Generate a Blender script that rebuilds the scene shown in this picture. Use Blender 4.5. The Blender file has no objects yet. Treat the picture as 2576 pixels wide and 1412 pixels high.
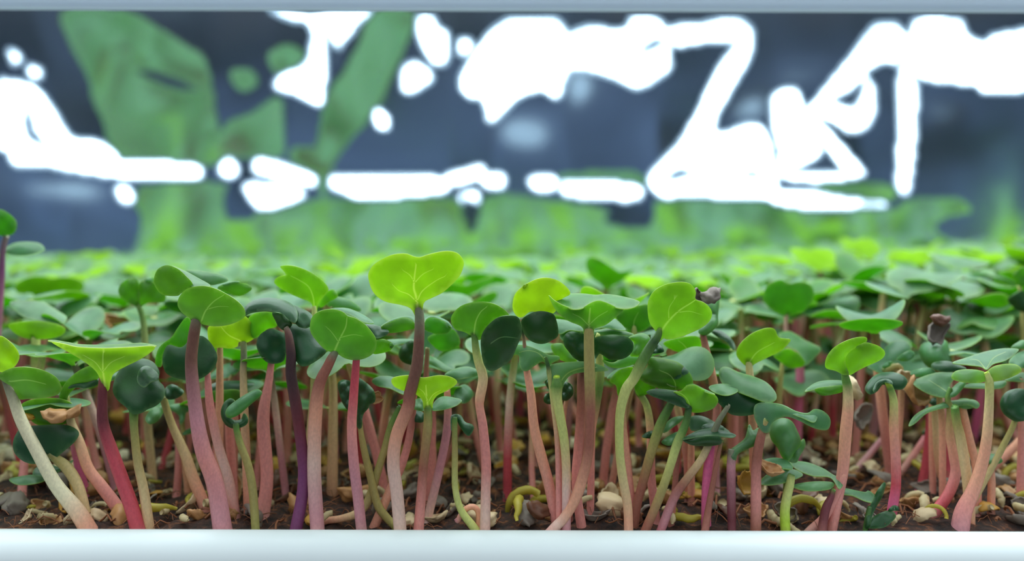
import bpy, bmesh, math, random
import numpy as np
from mathutils import Vector, Matrix, noise
from mathutils.geometry import delaunay_2d_cdt

random.seed(7)
SC = bpy.context.scene
COL = SC.collection

# ------------------------------------------------------------------ camera, world, light, exposure
F = 2000.0            # focal length in pixels of the 2576 px wide frame
YH = 523.0            # horizon row
ZC = 0.106            # camera height above the shelf (m)
SOIL = ZC - 0.0605
cam = bpy.data.cameras.new('camera')
cam.sensor_width = 36.0
cam.lens = F / 2576 * 36.0
cam.shift_y = -(706 - YH) / 2576
cam.clip_start = 0.01
cam.dof.use_dof = True
cam.dof.focus_distance = 0.1475
cam.dof.aperture_fstop = cam.lens / 3.5
camo = bpy.data.objects.new('camera', cam)
COL.objects.link(camo)
camo.location = (0, 0, ZC)
camo.rotation_euler = (math.radians(90), 0, 0)
SC.camera = camo
SC.view_settings.view_transform = 'Standard'
SC.view_settings.look = 'None'
SC.view_settings.exposure = 0.0
SC.view_settings.gamma = 1.0
SC.cycles.use_denoising = True
SC.cycles.caustics_reflective = True
SC.cycles.blur_glossy = 1.0
SC.cycles.caustics_refractive = False
SC.cycles.max_bounces = 10
SC.cycles.transmission_bounces = 6
SC.cycles.sample_clamp_indirect = 3.0

world = bpy.data.worlds.new('room')
SC.world = world
world.use_nodes = True
wn = world.node_tree.nodes; wl = world.node_tree.links
wn.clear()
tc = wn.new('ShaderNodeTexCoord')
sep = wn.new('ShaderNodeSeparateXYZ')
ramp = wn.new('ShaderNodeValToRGB')
e = ramp.color_ramp.elements
e[0].position = 0.0; e[0].color = (0.30, 0.24, 0.19, 1)  # warm glow from below, added to tint the rim's lower side
q = e.new(0.36); q.color = (0.016, 0.022, 0.036, 1)
e[-1].position = 1.0; e[-1].color = (0.85, 0.93, 1.0, 1)
q = e.new(0.60); q.color = (0.020, 0.032, 0.060, 1)      # dim room around eye level
q = e.new(0.70); q.color = (0.55, 0.60, 0.64, 1)         # unseen ceiling of the room, brightened to serve as front fill
mr = wn.new('ShaderNodeMapRange')
mr.inputs['From Min'].default_value = -1; mr.inputs['From Max'].default_value = 1
bg = wn.new('ShaderNodeBackground'); bg.inputs['Strength'].default_value = 1.6
wo = wn.new('ShaderNodeOutputWorld')
wl.new(tc.outputs['Generated'], sep.inputs[0])
wl.new(sep.outputs['Z'], mr.inputs['Value'])
wl.new(mr.outputs[0], ramp.inputs[0])
wnz = wn.new('ShaderNodeTexNoise'); wnz.inputs['Scale'].default_value = 5.0; wnz.inputs['Detail'].default_value = 3
wmr = wn.new('ShaderNodeMapRange'); wmr.inputs['From Min'].default_value = .35; wmr.inputs['From Max'].default_value = .68
wmr.inputs['To Min'].default_value = .25; wmr.inputs['To Max'].default_value = 3.6
wvm = wn.new('ShaderNodeVectorMath'); wvm.operation = 'SCALE'
wl.new(tc.outputs['Generated'], wnz.inputs[0]); wl.new(wnz.outputs[0], wmr.inputs[0])
wl.new(ramp.outputs[0], wvm.inputs[0])
# objects and walls of a dim room: patchy near eye level, even on the ceiling
wab = wn.new('ShaderNodeMath'); wab.operation = 'ABSOLUTE'; wl.new(sep.outputs['Z'], wab.inputs[0])
wm2 = wn.new('ShaderNodeMapRange'); wm2.inputs['From Min'].default_value = .2; wm2.inputs['From Max'].default_value = .35
wl.new(wab.outputs[0], wm2.inputs['Value'])
wmx = wn.new('ShaderNodeMix'); wmx.data_type = 'FLOAT'
wl.new(wm2.outputs[0], wmx.inputs[0]); wl.new(wmr.outputs[0], wmx.inputs[2]); wmx.inputs[3].default_value = 1.0
wl.new(wmx.outputs[0], wvm.inputs['Scale'])
wl.new(wvm.outputs[0], bg.inputs[0])
wl.new(bg.outputs[0], wo.inputs[0])

LAMP_Z = 0.236
LAMP_Y = (0.185, 0.285, 0.385)
LAMP_W = 0.042
LAMP_POWER = 0.85
LAMP_COL = (0.86, 0.94, 1.0)

# ------------------------------------------------------------------ helpers
def s2l(c):
    r = []
    for v in c[:3]:
        v = v / 255.0
        r.append(v / 12.92 if v <= 0.04045 else ((v + 0.055) / 1.055) ** 2.4)
    return tuple(r)

def tag(o, label=None, cat=None, group=None, kind=None):
    if label: o['label'] = label
    if cat: o['category'] = cat
    if group: o['group'] = group
    if kind: o['kind'] = kind
    return o

def link(name, me, parent=None, mat=None):
    o = bpy.data.objects.new(name, me)
    COL.objects.link(o)
    if mat is not None and me is not None and not me.materials:
        me.materials.append(mat)
    if parent is not None: o.parent = parent
    return o

def empty(name, loc=(0, 0, 0)):
    o = bpy.data.objects.new(name, None)
    o.empty_display_size = 0.004
    COL.objects.link(o)
    o.location = loc
    return o

def make_mesh(name, vs, fs, smooth=True, colors=None, edgeattr=None, upper=None):
    me = bpy.data.meshes.new(name)
    me.from_pydata([tuple(v) for v in vs], [], fs)
    if smooth:
        me.polygons.foreach_set('use_smooth', [True] * len(me.polygons))
    if colors is not None:
        a = me.color_attributes.new('Col', 'FLOAT_COLOR', 'POINT')
        a.data.foreach_set('color', [x for c in colors for x in (c[0], c[1], c[2], 1.0)])
    if edgeattr is not None:
        a = me.attributes.new('edge', 'FLOAT', 'POINT')
        a.data.foreach_set('value', list(edgeattr))
    if upper is not None:
        a = me.attributes.new('upper', 'FLOAT', 'POINT')
        a.data.foreach_set('value', list(upper))
    me.update()
    return me

def catmull(pts, n, closed):
    P = [np.array(p, float) for p in pts]
    m = len(P)
    out = []
    rng = range(m) if closed else range(m - 1)
    for i in rng:
        p1 = P[i]; p2 = P[(i + 1) % m]
        p0 = P[i - 1] if (closed or i > 0) else 2 * p1 - p2
        p3 = P[(i + 2) % m] if (closed or i + 2 < m) else 2 * p2 - p1
        for k in range(n):
            t = k / n
            out.append(0.5 * ((2 * p1) + (-p0 + p2) * t + (2 * p0 - 5 * p1 + 4 * p2 - p3) * t * t + (-p0 + 3 * p1 - 3 * p2 + p3) * t ** 3))
    if not closed: out.append(P[-1])
    return out

def tube(path, radii, seg=8, colors=None, caps=True):
    """path: list of 3-D points; returns verts, faces, vertex colours"""
    path = [Vector(p) for p in path]
    vs, fs, cs = [], [], []
    up = Vector((0, 1, 0.01))
    n = len(path)
    for i, p in enumerate(path):
        t = (path[min(i + 1, n - 1)] - path[max(i - 1, 0)])
        if t.length < 1e-9: t = Vector((0, 0, 1))
        t.normalize()
        a = t.cross(up)
        if a.length < 1e-4: a = t.cross(Vector((1, 0, 0)))
        a.normalize(); b = t.cross(a); b.normalize()
        up = -b if (-b).dot(up) > 0 else b
        for k in range(seg):
            th = 2 * math.pi * k / seg
            vs.append(p + (a * math.cos(th) + b * math.sin(th)) * radii[i])
            if colors: cs.append(colors[i])
    for i in range(n - 1):
        for k in range(seg):
            k2 = (k + 1) % seg
            fs.append((i * seg + k, i * seg + k2, (i + 1) * seg + k2, (i + 1) * seg + k))
    if caps:
        for i, rev in ((0, True), (n - 1, False)):
            c = len(vs); vs.append(path[i])
            if colors: cs.append(colors[i])
            for k in range(seg):
                k2 = (k + 1) % seg
                f = (i * seg + k, i * seg + k2, c)
                fs.append(f[::-1] if not rev else f)
    return vs, fs, cs

class Acc:
    def __init__(s): s.v = []; s.f = []; s.c = []; s.e = []; s.u = []
    def add(s, v, f, c=None, e=None, u=None):
        o = len(s.v)
        s.v += [tuple(x) for x in v]
        s.f += [tuple(i + o for i in t) for t in f]
        if c: s.c += c
        if e is not None: s.e += list(e); s.u += list(u) if u is not None else [1.0] * len(e)
    def mesh(s, name, smooth=True):
        return make_mesh(name, s.v, s.f, smooth, s.c or None, s.e or None, s.u or None)

# ------------------------------------------------------------------ materials
def new_mat(name):
    m = bpy.data.materials.new(name); m.use_nodes = True
    m.node_tree.nodes.clear()
    return m, m.node_tree.nodes, m.node_tree.links

def mixrgb(n, l, fac, a, b, blend='MIX'):
    x = n.new('ShaderNodeMix'); x.data_type = 'RGBA'; x.blend_type = blend
    for sock, val in ((x.inputs[0], fac), (x.inputs[6], a), (x.inputs[7], b)):
        if hasattr(val, 'is_linked') or isinstance(val, bpy.types.NodeSocket): l.new(val, sock)
        elif isinstance(val, (int, float)): sock.default_value = val
        else: sock.default_value = (*val[:3], 1)
    return x.outputs[2]

def leaf_material(name, refl, under, trans, edge, mixf=0.5, rough=0.42, spec=0.5, coat=0.12):
    m, n, l = new_mat(name)
    out = n.new('ShaderNodeOutputMaterial')
    pb = n.new('ShaderNodeBsdfPrincipled'); tr = n.new('ShaderNodeBsdfTranslucent'); mx = n.new('ShaderNodeMixShader')
    tc = n.new('ShaderNodeTexCoord'); nz = n.new('ShaderNodeTexNoise'); nz.inputs['Scale'].default_value = 260; nz.inputs['Detail'].default_value = 4
    l.new(tc.outputs['Object'], nz.inputs[0])
    oi = n.new('ShaderNodeObjectInfo')
    at = n.new('ShaderNodeAttribute'); at.attribute_name = 'edge'
    mr = n.new('ShaderNodeMapRange'); mr.inputs['From Min'].default_value = .3; mr.inputs['From Max'].default_value = .7
    l.new(nz.outputs[0], mr.inputs[0])
    r1 = mixrgb(n, l, mr.outputs[0], tuple(v * .82 for v in refl), tuple(min(1, v * 1.22) for v in refl))
    at2 = n.new('ShaderNodeAttribute'); at2.attribute_name = 'upper'
    r1 = mixrgb(n, l, at2.outputs['Fac'], mixrgb(n, l, mr.outputs[0], tuple(v * .85 for v in under), tuple(v * 1.2 for v in under)), r1)
    hs = n.new('ShaderNodeHueSaturation')
    ma = n.new('ShaderNodeMapRange'); ma.inputs['To Min'].default_value = .485; ma.inputs['To Max'].default_value = .515
    l.new(oi.outputs['Random'], ma.inputs[0]); l.new(ma.outputs[0], hs.inputs['Hue']); l.new(r1, hs.inputs['Color'])
    r2 = mixrgb(n, l, at.outputs['Fac'], hs.outputs[0], edge)
    l.new(r2, pb.inputs['Base Color'])
    pb.inputs['Roughness'].default_value = rough
    pb.inputs['Specular IOR Level'].default_value = spec
    pb.inputs['Coat Weight'].default_value = coat
    pb.inputs['Coat Roughness'].default_value = 0.35
    t1 = mixrgb(n, l, mr.outputs[0], tuple(v * .85 for v in trans), tuple(min(1, v * 1.12) for v in trans))
    hs2 = n.new('ShaderNodeHueSaturation'); l.new(ma.outputs[0], hs2.inputs['Hue']); l.new(t1, hs2.inputs['Color'])
    t2 = mixrgb(n, l, at.outputs['Fac'], hs2.outputs[0], tuple(min(1, v * 1.25) for v in edge))
    l.new(t2, tr.inputs[0])
    mx.inputs[0].default_value = mixf
    nb = n.new('ShaderNodeTexNoise'); nb.inputs['Scale'].default_value = 2200; l.new(tc.outputs['Object'], nb.inputs[0])
    bp = n.new('ShaderNodeBump'); bp.inputs['Strength'].default_value = .25; bp.inputs['Distance'].default_value = .0001
    l.new(nb.outputs[0], bp.inputs['Height']); l.new(bp.outputs[0], pb.inputs['Normal'])
    l.new(pb.outputs[0], mx.inputs[1]); l.new(tr.outputs[0], mx.inputs[2]); l.new(mx.outputs[0], out.inputs[0])
    return m

def plain(name, col, rough=.5, trans=None, mixf=.3, spec=.5, noise_amt=.0, nscale=300, metallic=0, coat=0):
    m, n, l = new_mat(name)
    out = n.new('ShaderNodeOutputMaterial'); pb = n.new('ShaderNodeBsdfPrincipled')
    pb.inputs['Roughness'].default_value = rough; pb.inputs['Specular IOR Level'].default_value = spec
    pb.inputs['Metallic'].default_value = metallic; pb.inputs['Coat Weight'].default_value = coat
    if noise_amt:
        tc = n.new('ShaderNodeTexCoord'); nz = n.new('ShaderNodeTexNoise'); nz.inputs['Scale'].default_value = nscale; nz.inputs['Detail'].default_value = 6
        l.new(tc.outputs['Object'], nz.inputs[0])
        c = mixrgb(n, l, nz.outputs[0], tuple(v * (1 - noise_amt) for v in col), tuple(min(1, v * (1 + noise_amt)) for v in col))
        l.new(c, pb.inputs['Base Color'])
    else:
        pb.inputs['Base Color'].default_value = (*col, 1)
    if trans:
        tr = n.new('ShaderNodeBsdfTranslucent'); tr.inputs[0].default_value = (*trans, 1)
        mx = n.new('ShaderNodeMixShader'); mx.inputs[0].default_value = mixf
        l.new(pb.outputs[0], mx.inputs[1]); l.new(tr.outputs[0], mx.inputs[2]); l.new(mx.outputs[0], out.inputs[0])
    else:
        l.new(pb.outputs[0], out.inputs[0])
    return m

M = {}
M['L'] = leaf_material('cotyledon_green', (0.14, 0.30, 0.15), (0.08, 0.20, 0.03), (0.27, 0.62, 0.02), (0.50, 0.66, 0.22), mixf=.5)
M['Y'] = leaf_material('cotyledon_lime', (0.18, 0.34, 0.16), (0.17, 0.30, 0.03), (0.56, 0.80, 0.02), (0.70, 0.78, 0.28), mixf=.62)
M['G'] = leaf_material('cotyledon_fresh_green', (0.13, 0.30, 0.11), (0.11, 0.24, 0.03), (0.40, 0.74, 0.015), (0.60, 0.74, 0.25), mixf=.58)
M['D'] = leaf_material('cotyledon_shaded_green', (0.022, 0.092, 0.030), (0.020, 0.082, 0.018), (0.08, 0.30, 0.015), (0.22, 0.42, 0.14), mixf=.3, rough=.42)  # darker leaf copy: shade of neighbouring leaves put into its colour
M['O'] = leaf_material('cotyledon_yellowing_orange', (0.55, 0.26, 0.05), (0.55, 0.26, 0.05), (0.8, 0.4, 0.05), (0.5, 0.3, 0.1), mixf=.4)
M['vein'] = plain('leaf_vein', (0.30, 0.46, 0.10), .5, (0.62, 0.85, 0.16), .5)

def stem_material():
    m, n, l = new_mat('sprout_stem')
    out = n.new('ShaderNodeOutputMaterial'); pb = n.new('ShaderNodeBsdfPrincipled')
    at = n.new('ShaderNodeAttribute'); at.attribute_name = 'Col'
    tc = n.new('ShaderNodeTexCoord'); mp = n.new('ShaderNodeMapping'); mp.inputs['Scale'].default_value = (1, 1, .55)
    nz = n.new('ShaderNodeTexNoise'); nz.inputs['Scale'].default_value = 2600; nz.inputs['Detail'].default_value = 3
    l.new(tc.outputs['Object'], mp.inputs[0]); l.new(mp.outputs[0], nz.inputs[0])
    mr = n.new('ShaderNodeMapRange'); mr.inputs['From Min'].default_value = .35; mr.inputs['From Max'].default_value = .65
    mr.inputs['To Min'].default_value = .92; mr.inputs['To Max'].default_value = 1.07
    l.new(nz.outputs[0], mr.inputs[0])
    vm = n.new('ShaderNodeVectorMath'); vm.operation = 'SCALE'; l.new(at.outputs['Color'], vm.inputs[0]); l.new(mr.outputs[0], vm.inputs['Scale'])
    l.new(vm.outputs[0], pb.inputs['Base Color'])
    pb.inputs['Roughness'].default_value = .42; pb.inputs['Specular IOR Level'].default_value = .4
    bp = n.new('ShaderNodeBump'); bp.inputs['Strength'].default_value = .25; bp.inputs['Distance'].default_value = .0001
    l.new(nz.outputs[0], bp.inputs['Height']); l.new(bp.outputs[0], pb.inputs['Normal'])
    tr = n.new('ShaderNodeBsdfTranslucent'); l.new(vm.outputs[0], tr.inputs[0])
    mx = n.new('ShaderNodeMixShader'); mx.inputs[0].default_value = .15
    l.new(pb.outputs[0], mx.inputs[1]); l.new(tr.outputs[0], mx.inputs[2]); l.new(mx.outputs[0], out.inputs[0])
    return m
M['stem'] = stem_material()
M['hull_tan'] = plain('seed_hull_tan', s2l((176, 128, 78)), .5, noise_amt=.45, nscale=500)
M['hull_brown'] = plain('seed_hull_brown', s2l((100, 62, 40)), .5, noise_amt=.5, nscale=500)
M['hull_grey'] = plain('seed_hull_grey', s2l((120, 108, 96)), .6, noise_amt=.5, nscale=700)
M['hull_cream'] = plain('seed_hull_cream', s2l((204, 180, 140)), .5, noise_amt=.3, nscale=400)
M['hull_ochre'] = plain('seed_hull_ochre', s2l((192, 142, 54)), .5, noise_amt=.3, nscale=400)
M['root'] = plain('pale_root', s2l((214, 196, 150)), .5, s2l((225, 210, 150)), .25, noise_amt=.15, nscale=600)
M['root_y'] = plain('yellow_sprouting_root', s2l((190, 176, 66)), .45, s2l((215, 205, 90)), .3, noise_amt=.15, nscale=600)
M['plastic'] = plain('white_plastic', (0.72, 0.79, 0.78), .42, spec=.45, noise_amt=.03, nscale=60)
M['white_metal'] = plain('white_painted_metal', (0.78, 0.84, 0.90), .4)
M['rail'] = plain('white_translucent_rail', (0.78, 0.84, 0.90), .4, (0.72, 0.80, 0.88), .5)
M['shelf'] = plain('white_shelf_board', (0.62, 0.66, 0.70), .5)
M['fibre'] = plain('coir_fibre', s2l((124, 74, 42)), .8, noise_amt=.6, nscale=200)

def litter_material():
    m, n, l = new_mat('hull_litter')
    out = n.new('ShaderNodeOutputMaterial'); pb = n.new('ShaderNodeBsdfPrincipled'); at = n.new('ShaderNodeAttribute'); at.attribute_name = 'Col'
    l.new(at.outputs['Color'], pb.inputs['Base Color']); pb.inputs['Roughness'].default_value = .5; l.new(pb.outputs[0], out.inputs[0])
    return m
M['litter'] = litter_material()
def soil_material():
    m, n, l = new_mat('dark_coir_soil')
    out = n.new('ShaderNodeOutputMaterial'); pb = n.new('ShaderNodeBsdfPrincipled')
    tc = n.new('ShaderNodeTexCoord')
    nz = n.new('ShaderNodeTexNoise'); nz.inputs['Scale'].default_value = 420; nz.inputs['Detail'].default_value = 8; nz.inputs['Roughness'].default_value = .7
    vo = n.new('ShaderNodeTexVoronoi'); vo.inputs['Scale'].default_value = 330
    l.new(tc.outputs['Object'], nz.inputs[0]); l.new(tc.outputs['Object'], vo.inputs[0])
    r = n.new('ShaderNodeValToRGB'); r.color_ramp.elements[0].position = .38; r.color_ramp.elements[0].color = (*s2l((22, 13, 10)), 1)
    r.color_ramp.elements[1].position = .70; r.color_ramp.elements[1].color = (*s2l((168, 102, 56)), 1)
    x = r.color_ramp.elements.new(.55); x.color = (*s2l((74, 43, 29)), 1)
    l.new(nz.outputs[0], r.inputs[0]); l.new(r.outputs[0], pb.inputs['Base Color'])
    pb.inputs['Roughness'].default_value = .8
    ad = n.new('ShaderNodeMath'); ad.operation = 'ADD'; l.new(nz.outputs[0], ad.inputs[0]); l.new(vo.outputs['Distance'], ad.inputs[1])
    bp = n.new('ShaderNodeBump'); bp.inputs['Strength'].default_value = 1; bp.inputs['Distance'].default_value = .0012
    l.new(ad.outputs[0], bp.inputs['Height']); l.new(bp.outputs[0], pb.inputs['Normal'])
    l.new(pb.outputs[0], out.inputs[0])
    return m
M['soil'] = soil_material()

def mylar_material():
    m, n, l = new_mat('silver_mylar')
    out = n.new('ShaderNodeOutputMaterial'); pb = n.new('ShaderNodeBsdfPrincipled')
    pb.inputs['Base Color'].default_value = (0.62, 0.76, 0.88, 1)
    pb.inputs['Metallic'].default_value = 1.0
    pb.inputs['Roughness'].default_value = .09
    p2 = n.new('ShaderNodeBsdfPrincipled'); p2.inputs['Base Color'].default_value = (0.62, 0.72, 0.84, 1); p2.inputs['Metallic'].default_value = 1.0
    p2.inputs['Roughness'].default_value = .23
    mx = n.new('ShaderNodeMixShader'); mx.inputs[0].default_value = .10
    l.new(pb.outputs[0], mx.inputs[1]); l.new(p2.outputs[0], mx.inputs[2]); l.new(mx.outputs[0], out.inputs[0])
    return m
M['mylar'] = mylar_material()

# ------------------------------------------------------------------ pixel geometry of the photograph (metres at a chosen distance)
def W(px, py, d):
    return Vector(((px - 1288) / F * d, d, ZC - (py - YH) / F * d))
CROP = {'A': (0, 500, 3.0697), 'B': (640, 600, 3.0697), 'C': (1250, 600, 3.0697), 'D': (1880, 600, 3.069),
        'E': (0, 920, 2.8697), 'F': (640, 920, 2.8697), 'G': (1250, 920, 2.8697), 'H': (1880, 920, 2.869), 'X': (0, 0, 1.0)}
def cv(c, pts):
    ox, oy, s = CROP[c]
    return [(ox + p[0] / s, oy + p[1] / s) + tuple(p[2:]) for p in pts]

# ------------------------------------------------------------------ setting
def build_tray():
    root = empty('seed_tray', (0, 0.29, 0))
    tag(root, 'white plastic seed tray with a rolled rim, filled with soil and radish sprouts', 'tray')
    x0, x1, y0, y1 = -0.35, 0.35, 0.1435, 0.433
    R = 0.02
    ztop = ZC - 0.0572
    path = []
    for cx, cy, a0 in ((x1 - R, y0 + R, -90), (x1 - R, y1 - R, 0), (x0 + R, y1 - R, 90), (x0 + R, y0 + R, 180)):
        for k in range(9):
            a = math.radians(a0 + k * 90 / 8)
            path.append((cx + R * math.cos(a), cy + R * math.sin(a), math.cos(a), math.sin(a)))
    def sweep(prof, name, mat):
        vs, fs = [], []
        m = len(prof)
        for x, y, nx, ny in path:
            for o, z in prof:
                vs.append((x + nx * o, y + ny * o - 0.29, z))
        k = len(path)
        for i in range(k):
            j = (i + 1) % k
            for q in range(m):
                q2 = (q + 1) % m
                fs.append((i * m + q, j * m + q, j * m + q2, i * m + q2))
        return link(name, make_mesh(name, vs, fs), root, mat)
    rim = []
    for k in range(22):
        a = 2 * math.pi * k / 22
        rim.append((0.0040 + 0.0052 * math.cos(a), ztop - 0.0052 + 0.0052 * math.sin(a) * (1 if math.sin(a) > 0 else 1.25)))
    sweep(rim, 'rim', M['plastic'])
    wall = [(-0.0012, 0.003), (-0.0012, ztop - 0.003), (0.0, ztop - 0.0022), (0.0012, ztop - 0.003), (0.0012, 0.0005), (-0.004, 0.0005)]
    sweep(wall, 'wall', M['plastic'])
    vs = [(x0 + .003, y0 + .003 - .29, .001), (x1 - .003, y0 + .003 - .29, .001), (x1 - .003, y1 - .003 - .29, .001), (x0 + .003, y1 - .003 - .29, .001)]
    bm = bmesh.new(); bmesh.ops.create_cube(bm, size=1, matrix=Matrix.Translation((0, 0, .0015)) @ Matrix.Diagonal((x1 - x0 - .006, y1 - y0 - .006, .003, 1)))
    me = bpy.data.meshes.new('base'); bm.to_mesh(me); bm.free(); link('base', me, root, M['plastic'])
    root.rotation_euler.y = 0.0028
    root.location.z = .0002
    return root
build_tray()

def soil_h(x, y):
    return 0.0016 * noise.noise((x * 90, y * 90, 0)) + 0.0010 * noise.noise((x * 260, y * 260, 3)) + 0.0005 * noise.noise((x * 700, y * 700, 7))
def build_soil():
    nx, ny = 420, 170
    vs, fs = [], []
    for j in range(ny):
        y = 0.1455 + (0.431 - 0.1455) * (j / (ny - 1))
        for i in range(nx):
            x = -0.347 + 0.694 * i / (nx - 1)
            vs.append((x, y, SOIL + soil_h(x, y) - x * 0.0028))
    for j in range(ny - 1):
        for i in range(nx - 1):
            a = j * nx + i
            fs.append((a, a + 1, a + nx + 1, a + nx))
    o = link('potting_soil', make_mesh('potting_soil', vs, fs), None, M['soil'])
    tag(o, 'dark brown coir soil filling the white seed tray under the sprouts', 'soil', kind='stuff')
build_soil()
def build_fibres():
    A = Acc()
    R = random.Random(3)
    for _ in range(2000):
        d = R.uniform(.149, .24); px = R.uniform(-60, 2640)
        p = W(px, 600, d); p.z = SOIL + soil_h(p.x, p.y) + .0003
        L = R.uniform(.0015, .007); a = R.uniform(0, math.pi); c = R.uniform(-.6, .6)
        w_ = R.uniform(.00004, .00008) if R.random() < .8 else R.uniform(.0001, .0003)
        pts = []
        for k in range(5):
            t = k / 4 - .5
            pts.append(p + Vector((math.cos(a + c * t) * L * t, math.sin(a + c * t) * L * t, R.uniform(0, .0012) + .003 * (.25 - t * t))))
        v, f, _c = tube(pts, [w_] * 5, 4)
        A.add(v, f)
    o = link('coir_fibres', A.mesh('coir_fibres'), None, M['fibre'])
    tag(o, 'loose brown coir fibres scattered over the tray soil', 'fibre', kind='stuff')
build_fibres()

def box_mesh(name, x0, x1, y0, y1, z0, z1, bev=.001):
    bm = bmesh.new()
    bmesh.ops.create_cube(bm, size=1, matrix=Matrix.Translation(((x0 + x1) / 2, (y0 + y1) / 2, (z0 + z1) / 2)) @ Matrix.Diagonal((x1 - x0, y1 - y0, z1 - z0, 1)))
    if bev: bmesh.ops.bevel(bm, geom=bm.edges[:], offset=bev, segments=3, affect='EDGES')
    me = bpy.data.meshes.new(name); bm.to_mesh(me); bm.free()
    me.polygons.foreach_set('use_smooth', [False] * len(me.polygons))
    return me
o = link('rack_shelf', box_mesh('rack_shelf', -.5, .5, .1, .5, -.012, 0), None, M['shelf'])
o.rotation_euler.y = .0028
tag(o, 'white lower rack shelf that the seed tray stands on', 'shelf')
up = empty('rack_shelf', (0, .12, ZC + .15))
tag(up, 'white upper rack shelf whose front rail crosses the top edge of the view', 'shelf')
def rel(me, parent):
    me.transform(Matrix.Translation(-Vector(parent.location))); return me
link('board', rel(box_mesh('board', -.5, .5, .118, .47, ZC + .150, ZC + .158), up), up, M['shelf'])
link('front_rail', rel(box_mesh('front_rail', -.5, .5, .117, .121, ZC + .0296, ZC + .153, .0012), up), up, M['rail'])
up.rotation_euler.y = 0.003

for k, y in enumerate(LAMP_Y):
    r = empty('grow_light', (0, y, LAMP_Z))
    tag(r, 'white LED grow light bar under the upper shelf, %s' % ('nearest the front rail', 'middle of the three', 'nearest the silver sheet')[k], 'lamp', 'grow lights above the tray')
    bm_ = box_mesh('housing', -.33, .33, -LAMP_W / 2 - .003, LAMP_W / 2 + .003, .0015, .0195)
    link('housing', bm_, r, M['white_metal'])
    ld = bpy.data.lights.new('led_strip', 'AREA'); ld.shape = 'RECTANGLE'; ld.size = .64; ld.size_y = LAMP_W
    ld.energy = LAMP_POWER; ld.color = LAMP_COL
    lo = bpy.data.objects.new('led_strip', ld); COL.objects.link(lo); lo.parent = r; lo.location = (0, 0, .0005)

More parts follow.
